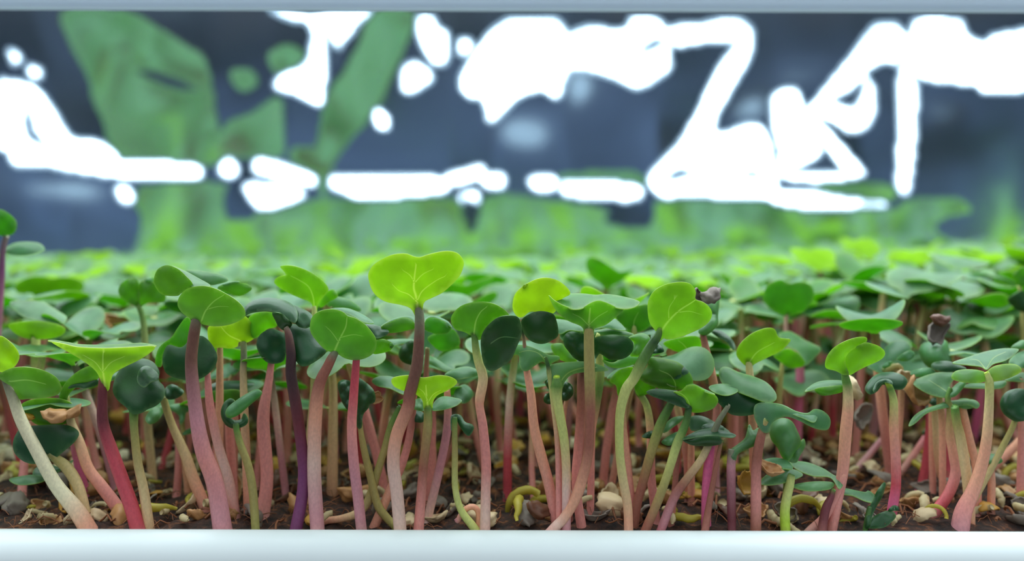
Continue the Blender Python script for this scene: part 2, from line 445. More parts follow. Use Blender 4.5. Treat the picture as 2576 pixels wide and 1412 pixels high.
# crinkled mylar sheet: heights follow from the creases, the shine from the lamps
def build_mylar():
    D = 0.452
    px0, px1, py0, py1 = -560, 3140, -330, 960
    nx, ny = 560, 196
    PX = np.linspace(px0, px1, nx); PY = np.linspace(py0, py1, ny)
    gx, gy = np.meshgrid(PX, PY)
    def inside(poly):
        res = np.zeros(gx.shape, bool)
        n = len(poly)
        for i in range(n):
            xa, ya = poly[i]; xb, yb = poly[(i + 1) % n]
            c = ((ya > gy) != (yb > gy))
            with np.errstate(divide='ignore', invalid='ignore'):
                xi = (xb - xa) * (gy - ya) / (yb - ya + 1e-12) + xa
            res ^= (c & (gx < xi))
        return res
    def li(t, ox=0): return [(ox + t[i] / 2, t[i + 1] / 2) for i in range(0, len(t), 2)]
    def sm(P): return [tuple(q_) for q_ in catmull(P, 5, True)]
    R_ = 1288
    bright = [li(t) for t in (
        (-60,400,0,395,60,400,130,430,220,560,300,680,420,700,520,760,560,840,520,880,300,850,200,830,50,830,0,760,-60,700),
        (0,240,40,245,60,290,20,310), (90,320,150,330,150,375,100,370), (540,810,700,805,940,820,980,870,940,900,700,895,560,890),
        (1065,830,1110,790,1160,830,1160,880,1100,885), (1260,790,1400,820,1560,880,1575,920,1520,940,1380,900,1250,860),
        (1200,930,1280,915,1490,950,1495,1000,1320,1055,1230,1000), (1640,890,1700,880,2000,885,2230,895,2240,960,2050,990,1830,1005,1700,960,1645,930),
        (2230,890,2330,850,2420,830,2450,870,2540,880,2530,940,2460,950,2400,900,2300,930), (2310,980,2400,960,2400,1030,2330,1030), (550,950,600,940,650,1000,600,1020),
        (1345,40,1420,30,1560,60,1680,30,1860,40,1800,110,1720,200,1690,235,1660,200,1625,160,1620,420,1605,515,1560,510,1480,470,1380,440,1370,400,1420,350,1530,300,1550,120,1440,90),
        (2110,60,2170,70,2200,120,2250,160,2240,300,2180,310,2120,230,2090,130), (2020,330,2090,300,2170,370,2140,410,2050,460,2010,420), (1860,550,1910,545,1950,610,1930,650,1880,620), (2300,190,2360,180,2370,240,2310,260),
        (2460,150,2540,90,2580,80,2800,80,2860,150,2960,120,3160,120,3180,70,3320,70,3380,160,3390,260,3380,340,3230,430,3120,390,2960,340,2880,340,2840,400,2810,490,2740,450,2660,460,2580,500,2490,590,2450,600,2430,500,2360,480,2310,410,2380,260))]
    bright += [li(t, R_) for t in (
        (780,150,830,110,950,105,1080,75,1180,85,1235,150,1225,260,1150,400,1060,560,1045,650,1100,660,1200,620,1270,620,1320,700,1335,850,1330,990,1200,1000,900,990,760,990,700,920,720,860,850,730,950,560,1050,350,1130,230,1140,190,1000,195,840,215),
        (1345,640,1335,560,1350,470,1410,430,1470,440,1500,520,1520,620,1570,730,1560,780,1420,850,1350,860,1365,760),
        (1510,560,1600,450,1750,260,1850,120,1910,95,1980,110,2030,180,1990,300,1900,300,1820,350,1860,450,1850,560,1800,640,1720,660,1640,600,1580,580),
        (1530,610,1580,610,1780,850,1760,885,1700,870), (1345,870,1500,872,1700,870,1740,890,1560,915,1400,900), (1310,970,1500,960,1700,1000,1880,1020,1860,1040,1500,1050,1320,1020),
        (1990,320,2055,340,2060,600,2010,940,1955,940,1975,650), (2045,140,2070,80,2150,65,2300,80,2330,150,2420,190,2500,150,2700,140,2760,300,2700,430,2420,460,2360,420,2150,400,2040,340,2030,200),
        (90,900,150,875,220,890,235,930,190,960,110,950), (250,930,290,905,500,910,650,935,640,1000,500,1005,280,985), (3000,200,3200,160,3240,500,3050,600))]
    bright += [[(-450, 120), (-300, 80), (-280, 300), (-400, 330)]]
    green = [li(t) for t in (
        (310,50,620,50,760,120,920,220,1010,300,1050,560,1060,820,560,800,500,780,470,620,420,500,400,380,330,230),
        (1880,50,2070,50,2040,200,1960,380,1860,560,1700,750,1640,870,1620,1000,1560,850,1600,600,1640,460,1720,350,1800,200),
        (1100,620,1250,560,1380,480,1400,600,1390,770,1250,790,1090,760), (1340,260,1450,220,1520,280,1420,360,1350,330), (1130,360,1230,340,1270,400,1200,450), (1450,740,1600,760,1620,900,1450,820),
        (650,1000,760,930,1080,920,1100,1020,1110,1500,650,1500), (1110,1100,1300,1060,1640,1000,2250,1000,2320,1100,2330,1500,1110,1500), (-1100,1210,6200,1210,6200,1900,-1100,1900))]
    green += [li(t, R_) for t in ((-160,1020,200,1010,480,1060,500,1140,700,1140,740,1010,1330,1010,1900,1060,2000,1010,2300,1020,2330,1250,2300,1500,-200,1500),
        (230,880,560,850,690,900,660,930,260,910), (1540,920,1920,930,1900,1020,1700,980,1560,960))]
    mid = [li(t) for t in ((100,900,500,930,500,1000,100,1010), (1640,60,1750,240,1700,320,1640,330), (1980,160,2080,200,2000,320,1920,440), (2480,600,2700,520,2800,600,2760,760,2500,760))]
    mid += [li(t, R_) for t in ((1370,330,1480,300,1500,420,1360,420), (1110,480,1320,440,1330,600,1110,640), (1560,660,1700,850,1400,850), (2090,480,2380,500,2200,640), (280,360,420,370,400,520,280,560), (1640,300,1560,420,1500,440,1540,300), (2360,90,2520,110,2440,170))]
    darkp = [li(t) for t in ((95,540,125,640,190,730,100,700,60,600), (0,770,50,840,200,850,60,845), (640,340,740,340,900,400,960,440,860,440,700,380), (-1100,920,0,900,80,1010,640,1030,660,1290,640,1500,-1100,1500), (1110,930,1180,930,1280,1080,1130,1100), (2330,1010,2420,1050,2360,1190))]
    darkp += [li(t, R_) for t in ((660,235,740,180,785,200,700,240), (780,900,850,840,920,870,860,900), (1130,870,1250,860,1260,890,1160,885), (1650,490,1730,440,1800,390,1810,440,1760,530,1690,520), (1610,600,1700,640,1680,660),
        (490,1080,700,1010,690,1140,500,1130), (2320,1060,4000,1000,4000,1500,2340,1260))]
    bright, green, mid, darkp = ([sm(q_) for q_ in z_] for z_ in (bright, green, mid, darkp))
    B = np.zeros(gx.shape); G = np.zeros(gx.shape)
    for p in green: G[inside(p)] = 1
    for p in bright: B[inside(p)] = 1
    for p in mid: B[inside(p) & (B == 0)] = .17
    for p in darkp: B[inside(p)] = 0; G[inside(p)] = 0
    G[B > .5] = 0; G = np.minimum(G, 1 - B)
    def blur(a, r):
        k = np.exp(-np.arange(-3 * r, 3 * r + 1) ** 2 / (2.0 * r * r)) if r >= 1 else np.array([.2, .6, .2])
        k = k / k.sum(); h = len(k) // 2
        a = np.pad(a, ((h, h), (0, 0)), mode='edge'); a = sum(k[i] * a[i:i + ny] for i in range(len(k)))
        a = np.pad(a, ((0, 0), (h, h)), mode='edge'); a = sum(k[i] * a[:, i:i + nx] for i in range(len(k)))
        return a
    B_ = blur(blur(np.where(B == .17, .17, 0), 4), 0); B = np.maximum(blur(np.where(B == .17, 0, B), 0), B_ * (1 - G)); G = blur(G, 0)
    rng = np.random.default_rng(5)
    def nz(r, ax=1.0):
        a = blur(rng.standard_normal(gx.shape), r); return a / a.std()
    n1, n2, n3, n4, n5 = nz(10), nz(5), nz(8), nz(14), nz(20)
    fold = sum(np.tanh((gx - c_ - .06 * gy * sg_) / 14) * am_ for c_, sg_, am_ in ((60, 3, 1), (515, .2, -1.2), (700, -1, 1), (1135, .1, 1.2), (1240, .3, -1), (1430, -.2, 1), (1662, .1, -1.1), (1955, .1, 1), (2150, 1, -1), (2300, -.3, 1.2)))
    Pm = np.stack([(gx - 1288) / F * D, np.full(gx.shape, D), ZC - (gy - YH) / F * D], -1)
    camv = np.array([0, 0, ZC])
    def unit(v): return v / np.linalg.norm(v, axis=-1, keepdims=True)
    vin = unit(camv - Pm)
    def nrm(T): return unit(vin + unit(T - Pm))
    X = Pm[..., 0]
    Tb = np.stack([X * .75 + .01 * n1, .285 + .006 * n2, np.full(gx.shape, LAMP_Z)], -1)
    Tg = np.stack([X * .8 + .012 * n1, .27 + .02 * n3, np.full(gx.shape, ZC - .030)], -1)
    Td = np.stack([X * .55 + .025 * n4 + .004 * n2 + .03 * n5 + .022 * fold, np.full(gx.shape, .105), ZC + .004 + .007 * n3 + .006 * n5], -1)
    w = 1 - B - G
    N = unit(nrm(Tb) * B[..., None] + nrm(Tg) * G[..., None] + nrm(Td) * w[..., None])
    # heights from slopes (least squares over the grid), so the sheet really has these creases
    dx = (PX[1] - PX[0]) / F * D; dz = (PY[1] - PY[0]) / F * D
    sx = -N[..., 0] / N[..., 1]; sz = -N[..., 2] / N[..., 1]     # dY/dX, dY/dZ  (row index runs downwards)
    sx = sx - blur(sx, 22); sz = sz - sz.mean()
    h = np.zeros(gx.shape)
    gxs = (sx[:, 1:] + sx[:, :-1]) / 2 * dx; gzs = -(sz[1:] + sz[:-1]) / 2 * dz
    div = np.zeros(gx.shape); div[:, :-1] += gxs; div[:, 1:] -= gxs; div[:-1] += gzs; div[1:] -= gzs
    # DCT solve through mirrored FFT
    dd = np.block([[div, div[:, ::-1]], [div[::-1], div[::-1, ::-1]]])
    fy = np.fft.fftfreq(2 * ny) * 2 * np.pi; fx = np.fft.fftfreq(2 * nx) * 2 * np.pi
    den = (2 - 2 * np.cos(fy))[:, None] + (2 - 2 * np.cos(fx))[None]; den[0, 0] = 1
    hh = np.real(np.fft.ifft2(np.fft.fft2(dd) / den))[:ny, :nx]
    h = -hh; h -= h.mean(); h = np.clip(h, -.017, .03)
    Yv = D + h
    vs = np.stack([Pm[..., 0], Yv, Pm[..., 2]], -1).reshape(-1, 3)
    fs = []
    for j in range(ny - 1):
        for i in range(nx - 1):
            a = j * nx + i
            fs.append((a, a + nx, a + nx + 1, a + 1))
    me = make_mesh('mylar_sheet', vs, fs)
    Nf = N.reshape(-1, 3)
    me.normals_split_custom_set_from_vertices([tuple(v) for v in Nf])
    o = link('mylar_sheet', me, None, M['mylar'])
    tag(o, 'crinkled silver mylar sheet hanging behind the sprouts, mirroring lamps and leaves', 'reflective sheet')
build_mylar()

# ------------------------------------------------------------------ leaves
def patch_mesh(outline, fmap, A, spacing=None, th=.00040, sub=5, veins=None):
    """outline: 2-D points; fmap(x, y, edge distance 0..1) -> 3-D. Adds a thin solid leaf blade to A."""
    pts = catmull(outline, sub, True)
    O = np.array(pts)
    x, y = O[:, 0], O[:, 1]
    area = abs(np.sum(x * np.roll(y, -1) - y * np.roll(x, -1))) / 2
    if spacing is None: spacing = max(math.sqrt(area) / 11, 1e-6)
    # even out the outline
    seg = np.linalg.norm(np.roll(O, -1, 0) - O, axis=1); cum = np.concatenate([[0], np.cumsum(seg)])
    nb = max(24, int(cum[-1] / (spacing * .55)))
    tt = np.linspace(0, cum[-1], nb, endpoint=False)
    OX = np.interp(tt, cum, np.append(x, x[0])); OY = np.interp(tt, cum, np.append(y, y[0]))
    O = np.stack([OX, OY], 1)
    a = O; b = np.roll(O, -1, 0)
    def edged(p):
        ab = b - a; t = np.clip(((p - a) * ab).sum(1) / ((ab * ab).sum(1) + 1e-12), 0, 1)
        return np.sqrt((((a + ab * t[:, None]) - p) ** 2).sum(1)).min()
    def ins(p):
        c = ((a[:, 1] > p[1]) != (b[:, 1] > p[1]))
        xi = (b[:, 0] - a[:, 0]) * (p[1] - a[:, 1]) / (b[:, 1] - a[:, 1] + 1e-12) + a[:, 0]
        return (np.sum(c & (p[0] < xi)) % 2) == 1
    inner = []
    yy = O[:, 1].min(); row = 0
    while yy < O[:, 1].max():
        xx = O[:, 0].min() + (spacing / 2 if row % 2 else 0)
        while xx < O[:, 0].max():
            p = np.array([xx, yy])
            if ins(p) and edged(p) > spacing * .45: inner.append(p)
            xx += spacing
        yy += spacing * .87; row += 1
    n0 = len(O)
    vein_pts, vein_at = [], []
    if veins:
        for vp, w in veins:
            c_ = np.array(catmull(vp, 12, False)); sg = np.linalg.norm(np.diff(c_, axis=0), axis=1); cu = np.concatenate([[0], np.cumsum(sg)])
            m_ = max(6, int(cu[-1] / (spacing * .22))); ts = np.linspace(0, cu[-1], m_)
            cx_ = np.interp(ts, cu, c_[:, 0]); cy_ = np.interp(ts, cu, c_[:, 1])
            for i in range(m_):
                j0, j1 = max(0, i - 1), min(m_ - 1, i + 1)
                t_ = np.array([cx_[j1] - cx_[j0], cy_[j1] - cy_[j0]]); t_ /= (np.linalg.norm(t_) + 1e-9); nn = np.array([-t_[1], t_[0]])
                ww = w * (1 - .6 * i / (m_ - 1))
                for off, at_ in ((0, 1.0), (-ww, 0.0), (ww, 0.0)):
                    q_ = np.array([cx_[i], cy_[i]]) + nn * off
                    if ins(q_) and edged(q_) > spacing * .15 and not any(at_ < 1 and abs(q_[0] - v_[0]) + abs(q_[1] - v_[1]) < ww * .6 for v_ in vein_pts[-60:]):
                        vein_pts.append(q_); vein_at.append(at_)
        VP = np.array(vein_pts)
        inner = [p for p in inner if np.sqrt(((VP - p) ** 2).sum(1)).min() > spacing * .4]
    ni = n0 + len(inner)
    allp = [Vector(p) for p in O] + [Vector(p) for p in inner] + [Vector(p) for p in vein_pts]
    res = delaunay_2d_cdt(allp, [], [list(range(n0))], 1, 1e-7 if spacing < .01 else 1e-4)
    V2, faces, orig = res[0], res[2], res[3]
    R = math.sqrt(area / math.pi)
    ed = []
    P3 = []
    va = []
    for i, p in enumerate(V2):
        va.append(max([vein_at[k - ni] for k in orig[i] if k >= ni] or [0]))
        isb = any(k < n0 for k in orig[i])
        e_ = 0.0 if isb else edged(np.array(p))
        ed.append(e_ / R)
        P3.append(Vector(fmap(p[0], p[1], min(1, e_ / R))))
    nr = [Vector((0, 0, 0)) for _ in P3]
    tris = []
    for f in faces:
        for k in range(1, len(f) - 1):
            tris.append((f[0], f[k], f[k + 1]))
    for t in tris:
        c = (P3[t[1]] - P3[t[0]]).cross(P3[t[2]] - P3[t[0]])
        for k in t: nr[k] += c
    for v in nr:
        if v.length > 0: v.normalize()
    m = len(P3)
    vs = []; ea = []; ua = []
    zs = sum(v.z for v in nr)
    for s in (1, -1):
        for i, p in enumerate(P3):
            t_ = th * (.35 + .65 * min(1, ed[i] * 3.5)) / 2
            vs.append(p + nr[i] * t_ * s)
            ua.append(1.0 if zs * s > 0 else 0.0)
            ea.append(.30 if ed[i] < 1e-6 else va[i] * .9)
    fs = [t for t in tris] + [tuple(i + m for i in t[::-1]) for t in tris]
    cnt = {}
    for t in tris:
        for k in range(3):
            e2 = (t[k], t[(k + 1) % 3]); cnt[e2] = cnt.get(e2, 0) + 1
    for (i, j) in cnt:
        if (j, i) not in cnt:
            q0 = len(vs)
            vs += [vs[j], vs[i], vs[i + m], vs[j + m]]; ea += [1.0] * 4; ua += [0.0] * 4
            fs.append((q0, q0 + 1, q0 + 2, q0 + 3))
    A.add(vs, fs, None, ea, ua)

PAL = {'lime': (165, 195, 50), 'grn': (88, 128, 52), 'grg': (118, 120, 92), 'olv': (158, 146, 84), 'tan': (205, 180, 132), 'brn': (112, 74, 60),
       'mar': (104, 44, 50), 'crm': (190, 74, 84), 'rose': (208, 136, 126), 'pnk': (232, 180, 164), 'mau': (192, 132, 138), 'pur': (118, 58, 100),
       'slm': (222, 154, 124), 'dkg': (42, 76, 34), 'ygr': (186, 192, 112), 'mag': (218, 102, 142), 'brr': (150, 92, 74), 'dbr': (62, 40, 40), 'cream': (222, 206, 170)}
def pal(n): return tuple(min(.88, v * 1.3 + .012) for v in s2l(PAL[n]))

def stem_from(root, d, pts, cols, wob=0, name='stem'):
    """pts (px, py, width px) top to bottom at distance d; the foot is carried on down into the soil"""
    P = [(W(p[0], p[1], d), p[2] / 2 / F * d) for p in pts]
    last, r = P[-1]
    if last.z > SOIL - .001:
        prev = P[-2][0] if len(P) > 1 else last + Vector((0, 0, .01))
        dirv = (last - prev); dirv.normalize()
        if dirv.z > -.5: dirv = Vector((dirv.x * .6, dirv.y, -.8)).normalized()
        t = (last.z - (SOIL - .002)) / -dirv.z
        n = max(1, int(t / .008))
        for k in range(1, n + 1):
            P.append((last + dirv * t * k / n, r))
    arr = [(*p, w) for p, w in P]
    sm = catmull(arr, 5, False)
    n = len(sm)
    cc = [np.array(pal(c)) for c in cols]
    ph = random.uniform(0, 6)
    path, rad, col = [], [], []
    L0 = Vector(root.location)
    for i, a in enumerate(sm):
        t = i / (n - 1)
        off = math.sin(t * 5 + ph) * .0006 * t
        path.append(Vector((a[0], a[1] + off, a[2])) - L0)
        rad.append(max(a[3], .0001))
        x = t * (len(cc) - 1); k = min(int(x), len(cc) - 2) if len(cc) > 1 else 0
        c = cc[k] * (1 - (x - k)) + cc[k + 1] * (x - k) if len(cc) > 1 else cc[0]
        col.append(tuple(c))
    v, f, c = tube(path, rad, 12, col)
    return link(name, make_mesh('stem', v, f, True, c), root, M['stem'])

def px_leaf(root, d, patches, veins, hy0, crop0, idx=0):
    """patches: list of (crop, pts, mat, ty, opts). One leaf part, veins as its sub-part."""
    L0 = Vector(root.location)
    A = Acc()
    maps = []
    for (cr, pts, mat, ty, op) in patches:
        P = cv(cr, pts)
        cx = sum(p[0] for p in P) / len(P); ymax = max(p[1] for p in P); cy = sum(p[1] for p in P) / len(P)
        hy = op.get('hy'); hy = cv(cr, [(0, hy)])[0][1] if hy is not None else ymax
        hx = op.get('hx'); hx = cv(cr, [(hx, 0)])[0][0] if hx is not None else cx
        tx = op.get('tx', 0.0); b = op.get('b', .0004); do = op.get('do', 0.0) / 1000
        fold = op.get('f', 0.16 if patches[0][2] != 'D' else .05); soft = .12 * (max(p[0] for p in P) - min(p[0] for p in P)); ph = random.uniform(0, 6)
        sz = max(max(p[0] for p in P) - min(p[0] for p in P), 1)
        dd = d
        def fm(x, y, e_, hy=hy, hx=hx, tx=tx, ty=ty, b=b, do=do, ph=ph, fold=fold, soft=soft, sz=sz, dd=dd):
            z = ty * (hy - y) / F * dd + tx * (x - hx) / F * dd + do - b * (1 - (1 - min(1, e_ * 1.3)) ** 2)
            z += fold * math.sqrt((x - hx) ** 2 + soft * soft) / F * dd
            z += .00045 * math.sin((x / sz) * 7 + ph) * math.sin((y / sz) * 6 + ph * 1.7)
            return W(x, y, dd + z) - L0
        maps.append((fm, np.array(P)))
        vv = [(cv(c2, q2), w2 / 100.0 * 1.25) for c2, q2, w2 in veins] if (veins and not maps[:-1]) else None
        patch_mesh(P, fm, A, th=op.get('th', .00042), veins=vv)
    return link('leaf', A.mesh('leaf'), root, M[patches[0][2]])

COUNT = [0]
def sprout(label, d, scrop, stem, cols, leaves, cat='sprout', group=None, name='radish_sprout', extra=None):
    S = []
    for seg in stem:
        if S:
            y_ = S[-1][1]
            keep = [p for p in seg[1] if cv(seg[0], [(p[0], p[1])])[0][1] > y_ + 22]
            if not keep: continue
            seg = (seg[0], keep)
        S += cv(seg[0], [(p[0], p[1]) for p in seg[1]]) and [(*cv(seg[0], [(p[0], p[1])])[0], p[2] / CROP[seg[0]][2]) for p in seg[1]]
    S = [(S[0][0] * 1.5 - S[1][0] * .5 if abs(S[0][0] - S[1][0]) < 12 else S[0][0], S[0][1] - 5, S[0][2] * .8)] + S
    base = W(S[-1][0], S[-1][1], d); base.z = SOIL - .001
    root = empty(name, base)
    tag(root, label, cat, group)
    stem_from(root, d, S, cols)
    for lf in leaves:
        patches = [p if len(p) == 5 else (*p, {}) for p in lf['p']]
        hide = -.7 if not lf.get('v') and 'dd' in lf and lf['dd'] == 0 else 0
        px_leaf(root, d + (lf.get('dd', 0) + hide) / 1000, patches, lf.get('v'), None, None)
    COUNT[0] += 1
    return root

def Lf(cr, pts, mat='L', ty=-.35, v=None, dd=0, more=None, **op):
    r = {'p': [(cr, pts, mat, ty, op)], 'dd': dd}
    if more: r['p'] += more
    if v: r['v'] = v
    return r

# ------------------------------------------------------------------ the front sprouts, one by one
# 1
sprout('tall dim sprout with purplish stem cut by the left edge, above the silvery backdrop fold', .185, 'A',
  [('A', [(45, 300, 40), (20, 420, 42), (15, 620, 45), (0, 900, 48), (-30, 1250, 48)])], ['grg', 'pur', 'mau', 'pur'],
  [Lf('A', [(0,85),(60,110),(115,160),(130,210),(110,265),(60,285),(0,285),(-60,240),(-60,130)], 'L', -.3),
   Lf('A', [(30,400),(100,348),(200,335),(300,345),(345,385),(320,410),(230,435),(120,440),(60,425)], 'L', .9)])
# 2
sprout('sprout with long pale cream stem leaning right from the left edge, round translucent leaf', .1475, 'E',
  [('E', [(50,110,64),(95,250,70),(150,400,78),(250,590,82),(400,850,90),(560,1040,108),(650,1175,112)])], ['dkg','grg','cream','cream','cream','slm','rose'],
  [Lf('A', [(0,1060),(60,1090),(120,1150),(150,1210),(140,1260),(100,1310),(40,1340),(0,1335),(-60,1290),(-60,1100)], 'Y', -.35, dd=2),
   Lf('E', [(0,60),(80,20),(180,10),(300,30),(400,80),(440,140),(440,180),(400,215),(300,235),(200,240),(140,240),(95,160),(50,130),(0,95)], 'L', -.4, [('E', [(80,110),(200,100),(330,130)], 220)], tx=.1)])
# 3
sprout('low sprout at far left with a dark leaf under a brown seed hull, olive stem', .151, 'E',
  [('E', [(350,640,55),(400,675,62),(480,740,78),(560,860,75),(610,1000,72),(645,1175,72)])], ['dkg','olv','tan','tan'],
  [Lf('E', [(95,590),(105,520),(160,450),(300,430),(480,430),(570,480),(540,550),(450,630),(380,680),(280,710),(190,700),(120,650)], 'D', .2),
   Lf('E', [(170,330),(160,275),(260,240),(400,235),(500,260),(540,310),(520,400),(400,432),(290,432),(230,400)], 'G', -.3, dd=1.5)])
# 4
sprout('small pale green leaf pair lying low at the left, below the dark seed-capped leaf', .156, 'E',
  [('E', [(350,790,26),(420,860,28),(500,980,30),(560,1175,32)])], ['grn','olv','tan'],
  [Lf('E', [(65,825),(130,805),(240,790),(330,805),(320,835),(220,860),(120,860)], 'L', 1.6),
   Lf('E', [(240,790),(255,745),(330,700),(420,730),(530,683),(480,735),(400,780),(310,800)], 'D', 1.2)])
# 5
sprout('sprout with a narrow cupped leaf and thin pink stem, left of the flat funnel-shaped leaf', .153, 'E',
  [('E', [(485,240,34),(500,330,48),(520,420,58),(580,560,68),(640,740,74),(730,870,80),(820,1000,84),(930,1175,90)])], ['grn','olv','tan','slm','rose','rose'],
  [Lf('E', [(430,235),(455,150),(520,75),(600,20),(680,0),(715,60),(700,100),(600,130),(540,165),(495,215),(480,255)], 'L', -.25)]
  )
# 6 funnel leaf
sprout('sprout with wide flat-topped funnel leaf on a dark crimson stem, near the left', .148, 'E',
  [('E', [(750,60,46),(742,110,60),(735,250,66),(745,430,76),(810,620,86),(890,830,92),(960,1020,98),(1005,1175,102)])], ['ygr','brr','mar','mar','crm','crm','crm','rose'],
  [Lf('A', [(400,1108),(500,1122),(600,1145),(800,1155),(1000,1148),(1200,1142),(1100,1230),(960,1300),(880,1350),(855,1412),(840,1480),(790,1480),(780,1412),(740,1330),(640,1250),(540,1190)], 'Y', -.45,
      [('A', [(812,1440),(800,1330),(798,1240),(800,1190)], 380), ('A', [(800,1330),(860,1260),(960,1215)], 170), ('A', [(798,1340),(740,1260),(650,1205)], 170)],
      more=[('A', [(370,1100),(420,1094),(520,1110),(640,1128),(850,1130),(1050,1118),(1120,1118),(1210,1140),(1050,1146),(900,1154),(760,1158),(620,1150),(500,1128)], 'L', 3.2, {'do': -2.3, 'hy': 1150, 'b': .0002})]),
   Lf('E', [(490,165),(560,115),(680,82),(720,110),(690,145),(620,165),(560,160)], 'D', .8, dd=3),
   Lf('E', [(775,110),(800,75),(850,45),(885,30),(860,75),(810,110)], 'L', 1.5, dd=3)])
# 7 dark heart
sprout('dark bottle green folded heart leaf on a thin green stem, right of the funnel leaf', .1485, 'E',
  [('E', [(970,300,70),(968,370,60),(975,480,54),(1000,700,60),(1040,900,66),(1072,1175,76)])], ['dkg','grn','olv','tan','slm'],
  [Lf('X', [(285,985),(289,955),(303,930),(325,910),(355,903),(385,912),(401,937),(398,957),(413,975),(412,1000),(395,1020),(372,1030),(355,1040),(335,1042),(318,1025),(298,1008)], 'D', .5, b=.0008, dd=-1.3,
      more=[('X', [(345,960),(352,930),(372,922),(397,940),(397,957),(380,962),(362,975)], 'D', .9, {'do': -2.0})], th=.0008)])
# 8
sprout('sprout with slanting tan-pink stem and small green leaf, right of the dark heart leaf', .158, 'E',
  [('E', [(1180,240,50),(1240,430,54),(1330,640,70),(1390,820,80),(1470,1000,82),(1540,1175,90)])], ['grn','olv','tan','slm','rose'],
  [Lf('E', [(1190,175),(1240,135),(1310,170),(1325,200),(1270,240),(1205,238)], 'D', .3),
   Lf('E', [(1050,385),(1090,320),(1165,290),(1180,330),(1140,400),(1080,425)], 'L', .8)])
# 9
sprout('little sprout with a three-cornered leaf on a thin stem, between two thicker pink stems', .166, 'E',
  [('E', [(1310,400,34),(1320,480,34),(1330,600,38),(1370,1000,50)])], ['grn','olv','slm'],
  [Lf('E', [(1215,300),(1300,275),(1390,312),(1345,342),(1330,400),(1300,425),(1290,360)], 'L', .4),
   Lf('E', [(1305,492),(1360,460),(1420,442),(1412,480),(1335,502)], 'L', 1.8)])
# 10 big pair
sprout('tall sprout with two round lime leaves, one tipped back, on a thick grey-purple stem', .146, 'A',
  [('A', [(1530,900,60),(1512,960,80),(1490,1100,86),(1478,1300,92)]), ('E', [(1420,350,96),(1470,600,110),(1560,850,120),(1612,1175,132)])],
  ['grg','grg','brn','brn','mau','rose','mau','rose'],
  [Lf('A', [(1375,830),(1385,760),(1440,700),(1530,675),(1620,680),(1720,720),(1820,780),(1880,840),(1895,900),(1850,940),(1760,975),(1650,985),(1550,965),(1480,930),(1420,890)], 'L', -.45,
      [('A', [(1560,935),(1590,860),(1650,790),(1730,740)], 260), ('A', [(1600,850),(1680,830),(1760,830)], 130)], tx=.1),
   Lf('A', [(1188,640),(1210,560),(1250,525),(1300,515),(1370,540),(1430,590),(1490,670),(1400,730),(1370,750),(1270,745),(1220,710)], 'L', -.25, dd=2.5,
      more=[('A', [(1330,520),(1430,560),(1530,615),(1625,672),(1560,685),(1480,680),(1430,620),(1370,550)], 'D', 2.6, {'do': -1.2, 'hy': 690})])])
# 11
sprout('shaded dark round leaf with a ragged yellow edge behind the thick grey-purple stem', .153, 'A',
  [('E', [(1480,-60,30),(1500,60,40),(1520,300,60),(1580,600,66),(1650,850,70),(1700,1175,80)])], ['brr','rose','rose','pnk','rose'],
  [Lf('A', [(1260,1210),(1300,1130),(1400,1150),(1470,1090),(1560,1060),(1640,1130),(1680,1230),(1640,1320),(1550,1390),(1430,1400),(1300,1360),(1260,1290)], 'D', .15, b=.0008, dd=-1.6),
   Lf('A', [(1200,1270),(1230,1150),(1325,1070),(1370,1000),(1440,915),(1480,960),(1470,1080),(1400,1150),(1310,1130),(1260,1210),(1245,1300)], 'L', -.1, dd=1)])
# 12
sprout('bright lime leaf with a notched tip behind the tall grey stem, straight tan stem', .156, 'A',
  [('A', [(1880,1110,46),(1882,1250,50)]), ('E', [(1757,50,50),(1770,400,60),(1790,800,66),(1800,1100,70)])], ['ygr','grg','tan','slm','rose'],
  [Lf('A', [(1610,990),(1700,985),(1800,960),(1880,905),(1940,955),(1978,1030),(1960,1080),(1900,1112),(1845,1105),(1835,1140),(1780,1157),(1700,1150),(1640,1155),(1612,1100)], 'Y', -.3,
      [('A', [(1870,1105),(1840,1085),(1770,1050),(1710,990)], 230)])])
# 13
sprout('pale flat leaf catching light in the second row, below the bright lime notched leaf', .166, 'A',
  [('A', [(1790,1370,30),(1780,1412,34)]), ('E', [(1700,200,40),(1690,800,50)])], ['grn','slm','rose'],
  [Lf('A', [(1605,1385),(1700,1300),(1850,1245),(1870,1300),(1800,1370),(1700,1392)], 'L', 1.4)])
# 14
sprout('small sprout with a rolled spoon-like leaf on a slender olive stem, left of centre', .149, 'E',
  [('E', [(1705,430,44),(1712,470,44),(1735,560,50),(1790,720,56),(1820,900,60),(1838,1175,60)])], ['dkg','grn','olv','olv','ygr'],
  [Lf('E', [(1635,350),(1655,300),(1750,230),(1840,180),(1872,182),(1880,210),(1790,290),(1720,350),(1660,372)], 'L', .2, b=.002, th=.0012),
   Lf('E', [(1598,350),(1615,275),(1660,238),(1692,250),(1690,275),(1655,300),(1645,350),(1690,395),(1740,390),(1765,345),(1792,390),(1770,432),(1700,455),(1630,425)], 'D', .2, th=.0008, dd=.8)])
sprout('sprout with two stacked oval leaves seen edge-on, behind the rolled spoon-like leaf', .161, 'E',
  [('E', [(1650,250,40),(1655,500,60),(1680,900,66)])], ['grn','rose','rose'],
  [Lf('E', [(1508,150),(1600,115),(1780,113),(1838,135),(1760,175),(1600,182),(1530,182)], 'D', 1.0),
   Lf('E', [(1530,190),(1620,175),(1730,180),(1750,240),(1640,282),(1550,262)], 'L', -.2)])
